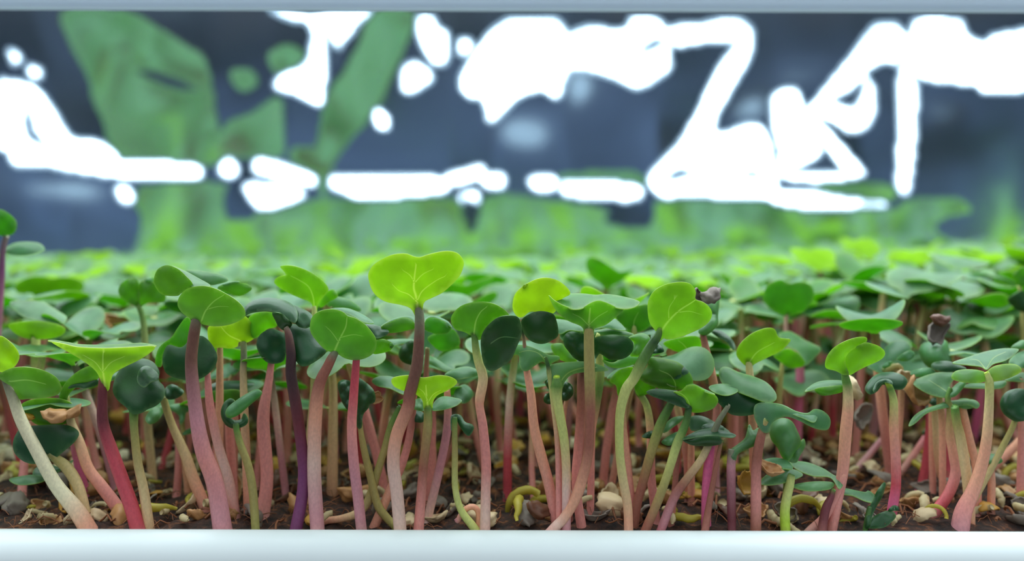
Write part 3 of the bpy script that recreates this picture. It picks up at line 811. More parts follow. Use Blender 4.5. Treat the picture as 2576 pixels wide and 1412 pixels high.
# 15 arched
sprout('drooping sprout with thick arched dark leaves on a near-black stem turning purple below', .147, 'B',
  [('B', [(250,700,44),(268,760,60),(285,900,76),(285,1050,82)]), ('F', [(300,280,82),(330,500,82),(352,750,80),(340,950,86),(298,1175,92)])],
  ['grg','brn','dbr','dbr','mar','pur','pur','pur'],
  [Lf('X', [(614,793),(620,770),(640,757),(665,751),(690,752),(715,757),(738,770),(748,790),(743,813),(720,803),(700,790),(670,783),(635,787)], 'D', 1.3, b=.0008, th=.001),
   Lf('B', [(290,520),(370,545),(445,600),(432,680),(365,692),(318,655),(300,600)], 'D', .9, b=.0008, th=.0007, dd=.5),
   Lf('B', [(240,672),(330,668),(430,700),(485,780),(552,860),(530,905),(440,970),(370,988),(320,940),(290,860),(270,760)], 'D', .6, b=.0008, th=.0007, dd=-.5),
   Lf('B', [(140,575),(210,580),(255,620),(290,665),(245,712),(195,690),(165,640)], 'D', -.4, dd=1)])
sprout('sprout with a yellow-lime leaf above a dark round leaf, under the arched drooping leaf', .155, 'B',
  [('B', [(130,960,50),(110,1100,60)]), ('F', [(60,400,90),(90,800,90),(60,1100,100)])], ['dkg','rose','rose','rose','pnk'],
  [Lf('B', [(18,830),(40,750),(120,700),(200,720),(252,760),(247,870),(220,950),(130,968),(60,922)], 'D', .1, dd=-1.4),
   Lf('B', [(-60,640),(0,580),(130,568),(160,620),(172,680),(100,700),(40,750),(-10,770),(-60,710)], 'G', -.3, dd=1)])
# 16
sprout('upright lime leaf with two pointed lobes like an open beak, behind the front row', .160, 'B',
  [('B', [(462,540,36),(466,620,46),(470,800,50)]), ('F', [(430,0,50),(425,200,56),(400,500,60),(385,900,70)])], ['ygr','ygr','ygr','tan','slm'],
  [Lf('B', [(200,215),(280,208),(380,235),(480,290),(550,350),(572,400),(530,455),(492,505),(480,575),(448,575),(440,500),(350,460),(240,410),(158,350),(165,310),(215,288),(248,282),(222,245)], 'G', -.25,
      [('B', [(462,560),(455,455),(420,370),(340,315),(290,290)], 230)])])
sprout('pair of green leaves overlapping behind the beak-like lime leaf', .166, 'B',
  [('B', [(600,560,34),(590,900,50)]), ('F', [(570,200,60),(560,800,80)])], ['grn','olv','tan','slm'],
  [Lf('B', [(560,490),(640,452),(740,480),(810,530),(822,562),(760,560),(650,548),(580,530)], 'L', .2),
   Lf('B', [(498,515),(555,420),(610,395),(642,450),(580,490),(530,530)], 'G', -.2)])
# 18
sprout('sprout with a broad round lime leaf tilted left on a brown stem leaning left', .1465, 'B',
  [('B', [(625,880,56),(600,920,70),(568,985,76),(500,1130,90)]), ('F', [(440,330,96),(428,600,100),(430,850,102),(452,1175,104)])],
  ['grn','grg','brr','brr','slm','pnk','mau','pnk'],
  [Lf('B', [(430,670),(450,600),(510,560),(600,546),(680,565),(722,600),(770,612),(850,660),(912,730),(942,790),(930,870),(870,920),(780,940),(700,925),(640,890),(550,860),(480,790),(438,730)], 'L', -.4,
      [('B', [(612,885),(660,775),(705,680),(715,610)], 320), ('B', [(650,790),(600,720),(560,680)], 140), ('B', [(665,760),(760,740),(830,750)], 140)]),
   Lf('B', [(590,545),(720,542),(850,598),(922,655),(850,652),(770,608),(690,575)], 'L', 2.2, dd=1.5)])
# 19
sprout('sprout with a dark pointed leaf over a yellow-tipped leaf, on a straight red-mauve stem', .1475, 'B',
  [('B', [(790,860,40),(787,940,56)]), ('F', [(732,0,60),(715,250,66),(705,450,70),(720,700,76),(750,950,78),(772,1175,78)])], ['mar','mar','crm','rose','mau','mau','pnk'],
  [Lf('B', [(855,668),(940,672),(1035,712),(1022,745),(960,772),(925,762),(885,712)], 'D', 1.0, dd=2),
   Lf('B', [(930,800),(985,778),(1030,790),(1075,822),(1050,862),(980,886),(915,886)], 'G', -.2, dd=2.5,
      more=[('B', [(1050,812),(1076,822),(1060,848),(1044,835)], 'O', -.2, {'do': -.6})])])
# 20
sprout('dark folded leaf pair shaped like a hood, tan hull behind, on an olive stem', .151, 'F',
  [('F', [(762,420,40),(768,470,38),(792,600,50),(840,800,56),(890,1000,60),(950,1095,58),(1020,1175,54)])], ['dkg','olv','olv','olv','ygr'],
  [Lf('F', [(603,140),(620,112),(655,104),(695,125),(692,250),(690,330),(650,290),(620,225)], 'D', .1, b=.0008),
   Lf('F', [(742,92),(790,112),(850,165),(872,215),(870,262),(830,282),(820,312),(785,355),(772,450),(742,442),(735,330),(735,200)], 'D', .15, b=.0008, dd=-.6)])
# 21
sprout('green-topped olive stem that bends flat along the soil, crossing behind the hero stem', .152, 'F',
  [('F', [(1040,310,34),(980,450,46),(940,600,50),(880,800,58),(820,980,62),(740,1068,60),(620,1110,52),(500,1135,50)])], ['dkg','grn','olv','olv','tan','slm','slm'],
  [Lf('F', [(1100,402),(1110,345),(1180,325),(1222,350),(1218,406),(1160,408)], 'D', .5)])
# 22 hero
sprout('tallest central sprout with a large bright heart-shaped lime leaf on a thick stem', .1455, 'B',
  [('B', [(1262,480,44),(1270,540,66),(1275,650,76),(1270,800,82),(1252,1000,92),(1200,1200,94)]), ('F', [(1110,300,92),(1030,500,92),(1004,700,92),(1030,900,92),(1055,1175,92)])],
  ['lime','grg','grg','brn','brn','brr','slm','pnk','pnk','pnk'],
  [Lf('B', [(880,300),(888,250),(925,200),(1000,152),(1080,122),(1170,117),(1230,138),(1278,145),(1330,128),(1420,105),(1500,97),(1570,115),(1612,165),(1616,210),(1590,280),(1530,350),(1450,420),(1370,460),(1315,488),(1302,530),(1285,600),(1240,600),(1228,570),(1200,535),(1130,512),(1020,490),(950,450),(905,390)], 'Y', -.35,
      [('B', [(1264,560),(1250,450),(1232,380),(1236,300),(1248,200)], 420), ('B', [(1236,340),(1205,285),(1150,245)], 150), ('B', [(1238,340),(1300,275),(1380,235)], 150),
       ('B', [(1258,490),(1195,430),(1120,400),(1070,355)], 190), ('B', [(1262,470),(1300,400),(1400,325),(1470,290)], 190)], th=.0004)])
# 23
sprout('twin drooping dark-edged leaves on either side of the tall central stem', .1515, 'B',
  [('B', [(1268,650,40),(1262,800,44),(1240,1100,50)]), ('F', [(1130,450,54),(1070,700,60),(980,900,64),(860,1175,70)])], ['dbr','brn','brr','rose','slm','rose'],
  [Lf('B', [(978,682),(1060,640),(1150,612),(1215,632),(1240,690),(1150,716),(1060,732),(1015,718)], 'L', -.1,
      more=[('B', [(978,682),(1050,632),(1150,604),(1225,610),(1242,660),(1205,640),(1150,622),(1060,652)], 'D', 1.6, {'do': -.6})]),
   Lf('B', [(1312,662),(1340,618),(1400,615),(1480,650),(1522,690),(1492,730),(1420,740),(1360,725),(1318,705)], 'L', -.1,
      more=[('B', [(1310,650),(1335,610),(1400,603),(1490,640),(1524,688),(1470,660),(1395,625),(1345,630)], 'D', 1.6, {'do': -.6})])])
# 24
sprout('green leaves spread behind the twin drooping leaves at the centre, stem hidden', .161, 'B',
  [('B', [(1335,870,36),(1330,1100,44)]), ('F', [(1280,350,60),(1270,700,70)])], ['grn','brr','rose','rose'],
  [Lf('B', [(1340,765),(1430,725),(1530,700),(1580,765),(1575,830),(1450,872),(1370,820)], 'L', -.1),
   Lf('B', [(1115,890),(1150,820),(1235,795),(1245,960),(1190,972),(1135,945)], 'D', -.1),
   Lf('B', [(1020,790),(1110,780),(1240,785),(1240,815),(1140,815),(1070,830)], 'L', 1.6),
   Lf('B', [(1305,905),(1380,918),(1470,975),(1535,1022),(1480,1032),(1380,985),(1320,955)], 'L', 1.2)])
# 25
sprout('short front sprout with a bright trumpet-like heart leaf and two low side leaves', .1475, 'F',
  [('F', [(1252,290,44),(1252,340,60),(1250,450,66),(1222,700,66),(1208,900,68),(1188,1175,76)])], ['lime','grn','olv','brr','rose','rose'],
  [Lf('F', [(988,110),(1010,85),(1090,70),(1160,74),(1205,86),(1250,84),(1330,70),(1410,80),(1462,110),(1450,140),(1390,180),(1320,215),(1290,260),(1280,320),(1225,320),(1212,250),(1160,205),(1070,180),(1010,150)], 'Y', -.45,
      [('F', [(1254,315),(1245,230),(1240,140)], 330), ('F', [(1247,240),(1225,190),(1190,160)], 150), ('F', [(1252,260),(1290,205),(1340,175)], 170)]),
   Lf('F', [(1128,305),(1150,252),(1205,240),(1225,280),(1224,328),(1175,322)], 'L', .9, dd=1),
   Lf('F', [(1282,322),(1302,262),(1360,225),(1450,235),(1498,255),(1460,290),(1400,312),(1340,325)], 'L', 1.4, dd=-.5),
   Lf('F', [(848,112),(900,80),(1000,84),(1090,140),(1085,212),(980,168),(890,150)], 'L', 1.5, dd=3)])
# 26
sprout('sprout with a sideways green leaf and small pale disc leaf, right of the trumpet leaf', .155, 'F',
  [('F', [(1392,190,46),(1392,450,60),(1335,750,62),(1240,1150,62)])], ['olv','slm','mau','mau','pnk'],
  [Lf('B', [(1470,1052),(1560,1005),(1650,993),(1725,1020),(1722,1060),(1640,1080),(1540,1093)], 'L', .8),
   Lf('B', [(1540,1200),(1575,1150),(1630,1130),(1682,1180),(1672,1240),(1620,1277),(1560,1252)], 'L', .9, dd=2)])
# 27
sprout('tiny seedling with a nodding curled leaf on a thin olive-yellow stem at the centre', .1475, 'F',
  [('F', [(1446,385,38),(1446,450,40),(1448,650,45),(1450,880,46),(1490,1045,52),(1580,1175,62)])], ['dkg','grn','olv','ygr','ygr','ygr'],
  [Lf('F', [(1418,375),(1448,353),(1490,363),(1522,410),(1570,428),(1582,460),(1553,507),(1520,492),(1480,432),(1462,400),(1440,445),(1420,470)], 'D', .8, th=.0006)])
sprout('small salmon-coloured arched stem looping out of the soil beside the thin olive stem', .149, 'F',
  [('F', [(1470,1120,38),(1500,1062,40),(1545,1028,42),(1590,1030,42),(1618,1075,42),(1616,1180,44)])], ['mau','slm','slm','slm'], [], name='arched_seedling')
# 28
sprout('front sprout with a green round leaf and a big shaded oval leaf, kinked pink stem', .1475, 'B',
  [('B', [(1695,720,44),(1710,850,60),(1730,950,72),(1765,1080,76),(1742,1230,76)]), ('F', [(1625,300,62),(1650,450,68),(1672,700,72),(1670,900,72),(1665,1175,78)])],
  ['dkg','grn','ygr','tan','slm','rose','rose','pnk','rose'],
  [Lf('B', [(1518,625),(1550,560),(1620,510),(1740,488),(1850,505),(1930,550),(1972,602),(1930,605),(1860,622),(1800,680),(1765,740),(1740,785),(1690,760),(1620,722),(1550,700)], 'L', -.3,
      [('B', [(1696,740),(1710,640),(1745,570),(1790,530)], 240)]),
   Lf('X', [(1209,862),(1213,840),(1228,818),(1250,800),(1275,794),(1300,796),(1310,812),(1312,840),(1300,872),(1285,905),(1262,922),(1238,934),(1222,925),(1213,900)], 'D', -.25, [('X', [(1236,862),(1262,848),(1298,850)], 170)], dd=-1)])
# 29
sprout('sprout with a big round lime leaf above a shadowed round leaf, on a salmon-red stem', .1495, 'C',
  [('C', [(188,690,24),(210,790,26),(228,1000,50)]), ('G', [(245,200,60),(270,450,70),(320,650,76),(380,880,76),(435,1175,72)])], ['grn','dkg','slm','slm','slm','rose','rose'],
  [Lf('C', [(122,500),(140,430),(200,370),(290,320),(380,303),(470,325),(540,378),(565,430),(500,470),(440,575),(340,575),(260,565),(195,610),(150,595),(125,550)], 'Y', -.3,
      more=[('C', [(200,372),(222,352),(240,350),(225,375),(205,392)], 'O', -.3, {'do': -.9, 'b': .0003})]),
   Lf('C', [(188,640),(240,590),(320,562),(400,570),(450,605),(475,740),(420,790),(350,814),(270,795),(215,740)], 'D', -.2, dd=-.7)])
# 30
sprout('light green crumpled leaf folding over a short neck, just left of the flat leaf', .1475, 'C',
  [('C', [(380,930,26),(398,1000,34),(410,1080,38)]), ('G', [(410,300,40),(440,600,44),(450,1175,50)])], ['grn','dkg','ygr','rose','rose'],
  [Lf('C', [(42,875),(85,832),(170,823),(250,835),(330,868),(400,900),(472,908),(484,930),(430,960),(390,990),(355,950),(290,985),(240,1022),(200,1022),(175,980),(168,905),(110,897),(60,900)], 'L', .35,
      [('C', [(380,950),(320,890),(250,870),(180,880)], 200)])])
# 31
sprout('sprout with a flat light green leaf spreading right from a thick green-to-pink stem', .1465, 'C',
  [('C', [(462,1080,60),(464,1140,88),(466,1250,76)]), ('G', [(432,150,84),(445,300,72),(480,500,66),(498,700,64),(500,900,64),(500,1175,66)])], ['lime','grn','grn','ygr','ygr','tan','pnk','mau','rose'],
  [Lf('C', [(385,1015),(420,978),(520,958),(680,953),(800,982),(862,1020),(780,1030),(640,1037),(565,1060),(522,1110),(500,1165),(430,1180),(405,1110),(388,1060)], 'L', .3,
      [('C', [(470,1160),(500,1090),(560,1030),(660,1000),(760,1000)], 260)], th=.0006)])
sprout('dark crinkled leaf scraps behind the thick green stem, right of centre', .153, 'G',
  [('G', [(505,240,30),(480,400,38),(500,700,50)])], ['dkg','slm','rose'],
  [Lf('G', [(338,255),(350,210),(380,190),(358,150),(348,112),(380,93),(402,150),(402,262),(370,277)], 'D', 0),
   Lf('G', [(485,120),(540,140),(548,210),(505,252),(468,240),(470,180)], 'D', 0)])
# 32
sprout('tall sprout with a wide T-shaped leaf, grey flap folded over the top, olive-brown stem', .1455, 'C',
  [('C', [(708,640,56),(710,720,76),(712,900,82),(715,1060,84)]), ('G', [(675,60,86),(672,250,76),(668,450,72),(655,650,72),(600,870,80),(548,1000,76),(480,1110,72),(420,1175,72)])],
  ['grn','olv','olv','olv','brr','brr','slm','slm','pnk','rose'],
  [Lf('C', [(400,440),(440,475),(510,515),(590,540),(660,535),(720,500),(782,480),(850,498),(920,530),(978,548),(900,622),(830,672),(755,695),(745,740),(672,740),(668,700),(640,672),(560,640),(490,590),(440,530)], 'G', -.4,
      [('C', [(710,730),(712,640),(720,540)], 420), ('C', [(712,670),(650,610),(590,580)], 150), ('C', [(714,660),(780,600),(850,560)], 150)],
      more=[('C', [(400,440),(520,430),(660,428),(760,438),(850,433),(960,448),(1060,473),(1104,495),(1070,530),(1000,547),(920,537),(850,502),(780,484),(720,504),(660,542),(590,550),(510,522),(440,477)], 'L', 2.8, {'do': -3.0, 'hy': 550, 'b': .0004})])])
# 33
sprout('sprout behind the T-shaped leaf with two wide dark leaves like outspread wings', .1505, 'C',
  [('C', [(735,790,40),(700,900,50)]), ('G', [(615,60,62),(608,300,62),(588,600,66),(570,850,64),(612,1175,72)])], ['dkg','brn','brn','brr','rose','rose','rose'],
  [Lf('C', [(518,760),(560,722),(640,728),(690,760),(690,950),(610,932),(560,880),(522,825)], 'D', -.1, b=.0008),
   Lf('C', [(748,775),(830,750),(940,747),(1020,770),(1053,820),(1040,880),(980,927),(880,937),(820,902),(790,890),(762,932),(750,855)], 'D', -.1, b=.0008)])
sprout('grey-green leaves showing pale tops on both sides of the T-shaped leaf base', .154, 'C',
  [('C', [(780,760,40),(790,900,54),(795,1060,70)]), ('G', [(735,60,56),(720,300,50),(690,500,46),(680,900,54)])], ['ygr','ygr','ygr','grn','slm','rose','rose'],
  [Lf('C', [(393,645),(450,626),(560,640),(655,680),(665,720),(560,712),(490,740),(430,702)], 'L', 1.5),
   Lf('C', [(745,690),(830,660),(900,618),(992,700),(960,713),(850,693)], 'L', 1.8),
   Lf('C', [(488,765),(500,722),(570,700),(660,698),(760,712),(860,695),(960,710),(1060,745),(950,752),(800,748),(650,735),(560,735),(515,790)], 'L', 1.2, dd=-1),
   Lf('C', [(420,825),(500,812),(530,850),(620,950),(520,950),(450,900)], 'G', -.1)])
# 34
sprout('cupped green leaf with thin dark stalk and bright lower leaf, left of the tilted heart', .1525, 'C',
  [('C', [(1175,760,26),(1165,850,30),(1120,950,36)]), ('G', [(920,300,44),(930,600,56),(960,900,64),(990,1175,66)])], ['grn','dkg','olv','slm','rose','rose'],
  [Lf('C', [(1015,770),(1090,738),(1150,743),(1184,780),(1165,840),(1110,905),(1060,912),(1030,900),(1060,820),(1048,790)], 'G', -.1, b=.002),
   Lf('C', [(818,940),(900,960),(1000,900),(1090,898),(1285,878),(1180,922),(1060,972),(950,1002),(860,988)], 'G', .5),
   Lf('C', [(1195,880),(1240,815),(1290,870),(1230,890)], 'D', .5)])
# 35
sprout('bright lime heart leaf tilted to the right on a long pale green curving stem', .1465, 'C',
  [('C', [(1262,700,40),(1240,760,62),(1200,820,76),(1130,940,86),(1060,1080,82)]), ('G', [(930,180,76),(888,350,66),(884,600,62),(905,800,66),(940,1000,66),(948,1175,66)])],
  ['lime','grn','dkg','grn','ygr','ygr','ygr','tan','slm','pnk'],
  [Lf('C', [(1165,560),(1170,480),(1210,410),(1290,360),(1400,337),(1480,345),(1522,380),(1537,420),(1532,470),(1590,490),(1640,530),(1662,580),(1640,640),(1580,690),(1480,737),(1380,772),(1310,779),(1285,770),(1255,800),(1225,770),(1235,735),(1215,700),(1180,650)], 'G', -.3,
      [('C', [(1245,780),(1300,670),(1400,560),(1530,475)], 360), ('C', [(1330,630),(1330,540),(1370,470)], 140), ('C', [(1390,570),(1480,560),(1560,580)], 140)], tx=-.1)])
# 36
sprout('grey-green unopened bud with a dark seed hull on top, right of the tilted lime heart', .157, 'C',
  [('C', [(1590,740,46),(1620,880,60),(1650,1000,66),(1680,1150,66)]), ('G', [(1570,100,50),(1590,250,56),(1570,600,60),(1520,1000,64)])], ['dkg','brr','slm','slm','rose','rose','rose'],
  [Lf('C', [(1520,500),(1600,470),(1680,430),(1712,470),(1702,600),(1702,660),(1650,722),(1600,745),(1560,722),(1590,660),(1640,590),(1560,540)], 'L', 1.0, b=.003, th=.001)])
# 37
sprout('large arched green leaf with a dark shaded middle, behind the long pale curving stem', .151, 'G',
  [('G', [(1290,210,40),(1250,290,58),(1180,430,70),(1120,600,70),(1062,800,66),(1010,1000,62),(990,1175,58)])], ['grn','dkg','grn','olv','brr','brr','rose'],
  [Lf('C', [(1100,1070),(1165,985),(1165,935),(1210,922),(1300,930),(1400,960),(1480,1030),(1512,1100),(1500,1152),(1420,1168),(1300,1168),(1220,1147),(1140,1112)], 'L', -.2,
      [('C', [(1380,1150),(1370,1100),(1330,1050),(1260,1020)], 200)], b=.002),
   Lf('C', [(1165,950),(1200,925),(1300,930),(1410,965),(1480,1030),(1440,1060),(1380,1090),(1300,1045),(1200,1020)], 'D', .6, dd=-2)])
sprout('yellow-green leaves crossing behind the pale curving stem, with a yellow ragged edge', .155, 'G',
  [('G', [(1020,190,46),(1085,300,52),(1110,500,60),(1112,800,62),(1150,1150,62)])], ['grn','grn','ygr','slm','rose','rose'],
  [Lf('C', [(870,1100),(905,1050),(960,1010),(1050,995),(1050,1060),(1000,1130),(960,1212),(935,1212),(920,1140),(885,1115)], 'G', -.2),
   Lf('C', [(1060,1100),(1130,1075),(1225,1150),(1160,1202),(1085,1212)], 'G', -.2),
   Lf('C', [(850,1080),(900,1030),(990,985),(1060,985),(950,1030),(890,1080)], 'L', 1.6)])
# 38
sprout('front sprout with one dark and one bright lobe like a bow tie, olive stem', .147, 'G',
  [('G', [(1390,290,44),(1362,420,56),(1300,560,66),(1240,750,62),(1170,950,66),(1080,1175,66)])], ['dkg','dkg','grn','ygr','olv','brr','brr'],
  [Lf('G', [(1265,195),(1330,180),(1370,145),(1425,140),(1500,180),(1570,208),(1597,255),(1560,310),(1480,336),(1410,335),(1380,290),(1350,230)], 'G', -.3,
      [('G', [(1400,325),(1380,250),(1340,205),(1290,190)], 250)],
      more=[('G', [(1365,152),(1385,138),(1425,136),(1500,172),(1575,208),(1540,204),(1490,188),(1430,170)], 'L', 2.2, {'do': -1.6})]),
   Lf('G', [(1078,190),(1150,168),(1270,180),(1345,202),(1385,275),(1380,310),(1300,290),(1200,250),(1120,222)], 'D', .4)])
# 40
sprout('cluster of small grey-green leaves low at right of centre, on a hidden slim stem', .1525, 'G',
  [('G', [(1330,500,34),(1300,700,40),(1270,1000,44)])], ['grn','brr','rose'],
  [Lf('G', [(1048,512),(1090,480),(1135,475),(1122,520),(1070,524)], 'D', .8), Lf('G', [(1188,555),(1240,510),(1312,478),(1300,520),(1250,578)], 'L', .8, dd=-2),
   Lf('G', [(1198,482),(1220,420),(1280,375),(1352,368),(1330,402),(1280,440),(1225,480)], 'L', 1.4), Lf('G', [(1390,378),(1480,366),(1590,420),(1682,482),(1620,492),(1520,460),(1405,470)], 'D', 1.0, dd=-1)])
sprout('sprout with a curled dark upper leaf over a shaded lower leaf, stem leaning far left', .148, 'G',
  [('G', [(1665,300,34),(1600,405,42),(1545,540,52),(1480,680,56),(1370,830,62),(1280,960,66),(1190,1175,62)])], ['grg','grg','grg','tan','brr','mau','crm'],
  [Lf('X', [(1809,948),(1813,928),(1830,925),(1860,938),(1900,950),(1930,965),(1951,990),(1950,1009),(1925,1013),(1890,1000),(1850,985),(1822,972)], 'L', 1.0, th=.0007),
   Lf('X', [(1788,978),(1830,970),(1880,988),(1932,1010),(1912,1035),(1880,1046),(1840,1043),(1815,1022),(1798,1002)], 'D', .3, dd=.8),
   Lf('X', [(1783,976),(1800,968),(1832,968),(1857,984),(1830,996),(1800,990)], 'L', 1.8, dd=-1)])
sprout('narrow pale leaf lying level in front, with a green underside, right of centre', .147, 'G',
  [('G', [(1620,560,26),(1590,700,32),(1540,950,44),(1500,1175,56)])], ['grn','brr','brr','rose'],
  [Lf('G', [(1338,532),(1420,520),(1500,510),(1600,508),(1620,560),(1560,578),(1480,580),(1400,572)], 'D', -.3,
      more=[('G', [(1338,532),(1430,480),(1520,458),(1620,468),(1720,500),(1700,522),(1600,512),(1500,512),(1400,527)], 'L', 2.0, {'do': -1.0})])])
sprout('vivid magenta-pink stem standing straight behind the leaning mauve stem', .1495, 'G',
  [('G', [(1560,520,60),(1540,600,66),(1515,800,66),(1505,1000,66),(1510,1175,72)])], ['brn','mag','mag','mag','mag'],
  [Lf('G', [(1480,440),(1560,420),(1640,450),(1600,540),(1520,530)], 'D', 1.0)])
# 41
sprout('sprout with a wavy leaf flaring right like a wing, on a rosy brown stem', .147, 'H',
  [('H', [(130,400,50),(110,470,60),(80,600,70),(62,750,72),(58,1000,76),(55,1190,78)])], ['grn','olv','brr','brr','rose','brr','brr'],
  [Lf('H', [(45,320),(70,275),(160,265),(250,287),(350,332),(430,347),(480,315),(540,325),(590,370),(598,425),(570,466),(480,452),(380,402),(290,370),(220,385),(170,430),(160,480),(110,480),(60,400)], 'L', .3, dd=-1.6,
      more=[('H', [(130,268),(250,283),(350,330),(430,345),(485,322),(505,370),(480,412),(400,382),(320,350),(230,305)], 'L', 1.6, {'do': -1.5, 'b': .0004})])])
# 42
sprout('short sprout with a torn-edged leaf curving right, on a mauve-grey stem', .1475, 'G',
  [('G', [(1690,620,50),(1690,680,62),(1690,800,66),(1700,1175,62)])], ['grg','grg','mau','mar','mau'],
  [Lf('G', [(1675,620),(1740,570),(1795,520),(1820,425),(1850,470),(1890,450),(1935,470),(1925,530),(1880,570),(1800,605),(1740,640),(1720,690),(1672,680)], 'L', .6, b=.0015)])
# 43
sprout('dark oval thumb-shaped leaf with a lime margin and small side leaf, lower right', .152, 'H',
  [('H', [(285,680,34),(280,760,36),(280,1000,44)])], ['ygr','grn','olv'],
  [Lf('H', [(163,470),(190,410),(260,383),(320,408),(360,480),(382,540),(370,590),(330,640),(290,690),(250,652),(220,590),(180,540)], 'L', .3, b=.003, th=.0008),
   Lf('H', [(295,685),(340,620),(400,530),(417,580),(380,652),(350,702)], 'L', .5)])
# 44
sprout('low front sprout with four pale glossy leaves spread flat, on a short lime stem', .148, 'H',
  [('H', [(318,800,52),(310,860,60),(290,950,66),(272,1060,70),(272,1190,72)])], ['grn','ygr','ygr','lime','olv'],
  [Lf('H', [(308,695),(420,698),(540,740),(620,790),(685,820),(697,850),(662,892),(600,812),(480,800),(390,770),(330,732)], 'L', 1.7),
   Lf('H', [(98,692),(180,668),(270,678),(312,710),(325,750),(240,742),(150,705)], 'L', 1.8),
   Lf('H', [(98,858),(120,805),(200,762),(320,748),(402,790),(320,832),(200,862)], 'L', 1.6),
   Lf('H', [(325,870),(420,845),(540,838),(625,850),(600,892),(500,907),(400,902)], 'L', 1.4)])
# 45
sprout('pale level leaf reaching right at the very front, on a leaning dark rose stem', .1485, 'H',
  [('H', [(620,910,34),(605,950,44),(560,1040,60),(530,1190,62)])], ['grn','mar','mar','rose'],
  [Lf('H', [(628,900),(700,888),(780,903),(850,915),(870,905),(900,920),(938,965),(910,992),(840,977),(760,942),(680,930)], 'L', 1.7)])
sprout('pink stem leaning up to the right behind the pale level leaf, leafless top hidden', .1500, 'H',
  [('H', [(690,800,44),(655,900,52),(560,1090,60),(470,1190,62)])], ['slm','rose','rose','pnk'], [], name='arched_seedling')
sprout('dark folded leaf blades at the rim, lower right, one upright and one lying', .1485, 'H',
  [('H', [(880,1040,34),(860,1180,36)])], ['dkg','grn'],
  [Lf('H', [(848,1170),(860,1080),(900,980),(940,900),(985,845),(997,860),(975,940),(930,1020),(900,1090),(880,1170)], 'D', .2),
   Lf('H', [(870,1170),(900,1100),(1000,1050),(1050,1055),(1072,1090),(1040,1130),(980,1172)], 'D', .6),
   Lf('H', [(1015,1050),(1050,1012),(1088,1020),(1085,1045),(1050,1050)], 'D', .6)])
# 46
sprout('tall right-hand sprout with a lime leaf of two raised lobes and a low side leaf', .1505, 'D',
  [('D', [(745,1010,44),(760,1080,60),(775,1150,72),(782,1260,78)]), ('H', [(738,250,72),(728,350,78),(712,500,82),(690,750,78),(650,950,72),(600,1190,72)])],
  ['ygr','grn','grn','tan','slm','slm','rose','rose','rose'],
  [Lf('D', [(600,985),(610,920),(660,850),(740,800),(840,765),(915,763),(917,800),(862,832),(792,872),(758,922),(760,980),(782,1045),(745,1055),(680,1022),(620,1007)], 'G', -.2),
   Lf('D', [(757,975),(755,910),(800,860),(870,820),(915,803),(1000,825),(1050,860),(1060,900),(1020,942),(930,982),(850,1022),(790,1055),(768,1025)], 'G', -.35,
      [('D', [(765,1030),(752,950),(770,890),(830,840)], 200)]),
   Lf('D', [(525,1162),(640,1143),(745,1138),(735,1182),(620,1212),(550,1202)], 'L', -.2, dd=1,
      more=[('D', [(443,1184),(520,1120),(620,1098),(740,1103),(765,1138),(640,1148),(530,1168)], 'L', 1.8, {'do': -.8})])])
# 47
sprout('sprout with a dark green moustache-like drooping leaf on a crimson-pink stem', .154, 'D',
  [('D', [(1085,1120,40),(1105,1160,50),(1130,1260,58)]), ('H', [(1030,220,46),(1055,320,58),(1055,450,62),(1065,650,66),(1066,850,66),(1045,1000,68),(1030,1120,72)])],
  ['grn','lime','grn','ygr','slm','rose','crm','mag','crm','rose'],
  [Lf('D', [(912,1172),(930,1120),(990,1060),(1070,1038),(1150,1043),(1210,1070),(1232,1112),(1200,1162),(1140,1168),(1085,1142),(1040,1132),(1000,1182),(950,1207)], 'D', .9, b=.0008, th=.0009,
      more=[('D', [(970,1165),(1000,1110),(1060,1085),(1110,1100),(1120,1130),(1060,1112),(1010,1150),(985,1190)], 'O', .9, {'do': -2.6, 'b': .0002, 'th': .0003})])])
# 48
sprout('sprout with broad satin-green leaf pair dipping at the middle, right side', .1555, 'D',
  [('D', [(1565,1170,34),(1550,1250,44)]), ('H', [(1470,320,50),(1465,500,56),(1490,650,66),(1500,780,70),(1440,930,72),(1330,1070,78)])], ['grn','grn','olv','slm','rose','crm','pnk'],
  [Lf('D', [(1272,1112),(1340,1075),(1450,1040),(1560,1033),(1620,1060),(1565,1130),(1552,1225),(1440,1217),(1340,1172)], 'L', .9, [('D', [(1555,1200),(1480,1150),(1400,1100)], 170)]),
   Lf('D', [(1555,1225),(1570,1170),(1640,1110),(1692,1108),(1645,1180),(1600,1222)], 'L', .7)])
sprout('sprout with long drooping narrow leaves like a moustache, lower right of the satin pair', .152, 'H',
  [('H', [(1500,310,54),(1510,400,60),(1535,520,68),(1570,750,70),(1592,960,72),(1600,1180,72)])], ['grn','grn','olv','tan','tan','slm','rose'],
  [Lf('H', [(1163,437),(1200,370),(1270,320),(1370,285),(1450,258),(1570,247),(1640,250),(1675,280),(1655,312),(1590,285),(1490,300),(1380,318),(1290,350),(1210,420)], 'L', 1.0)])
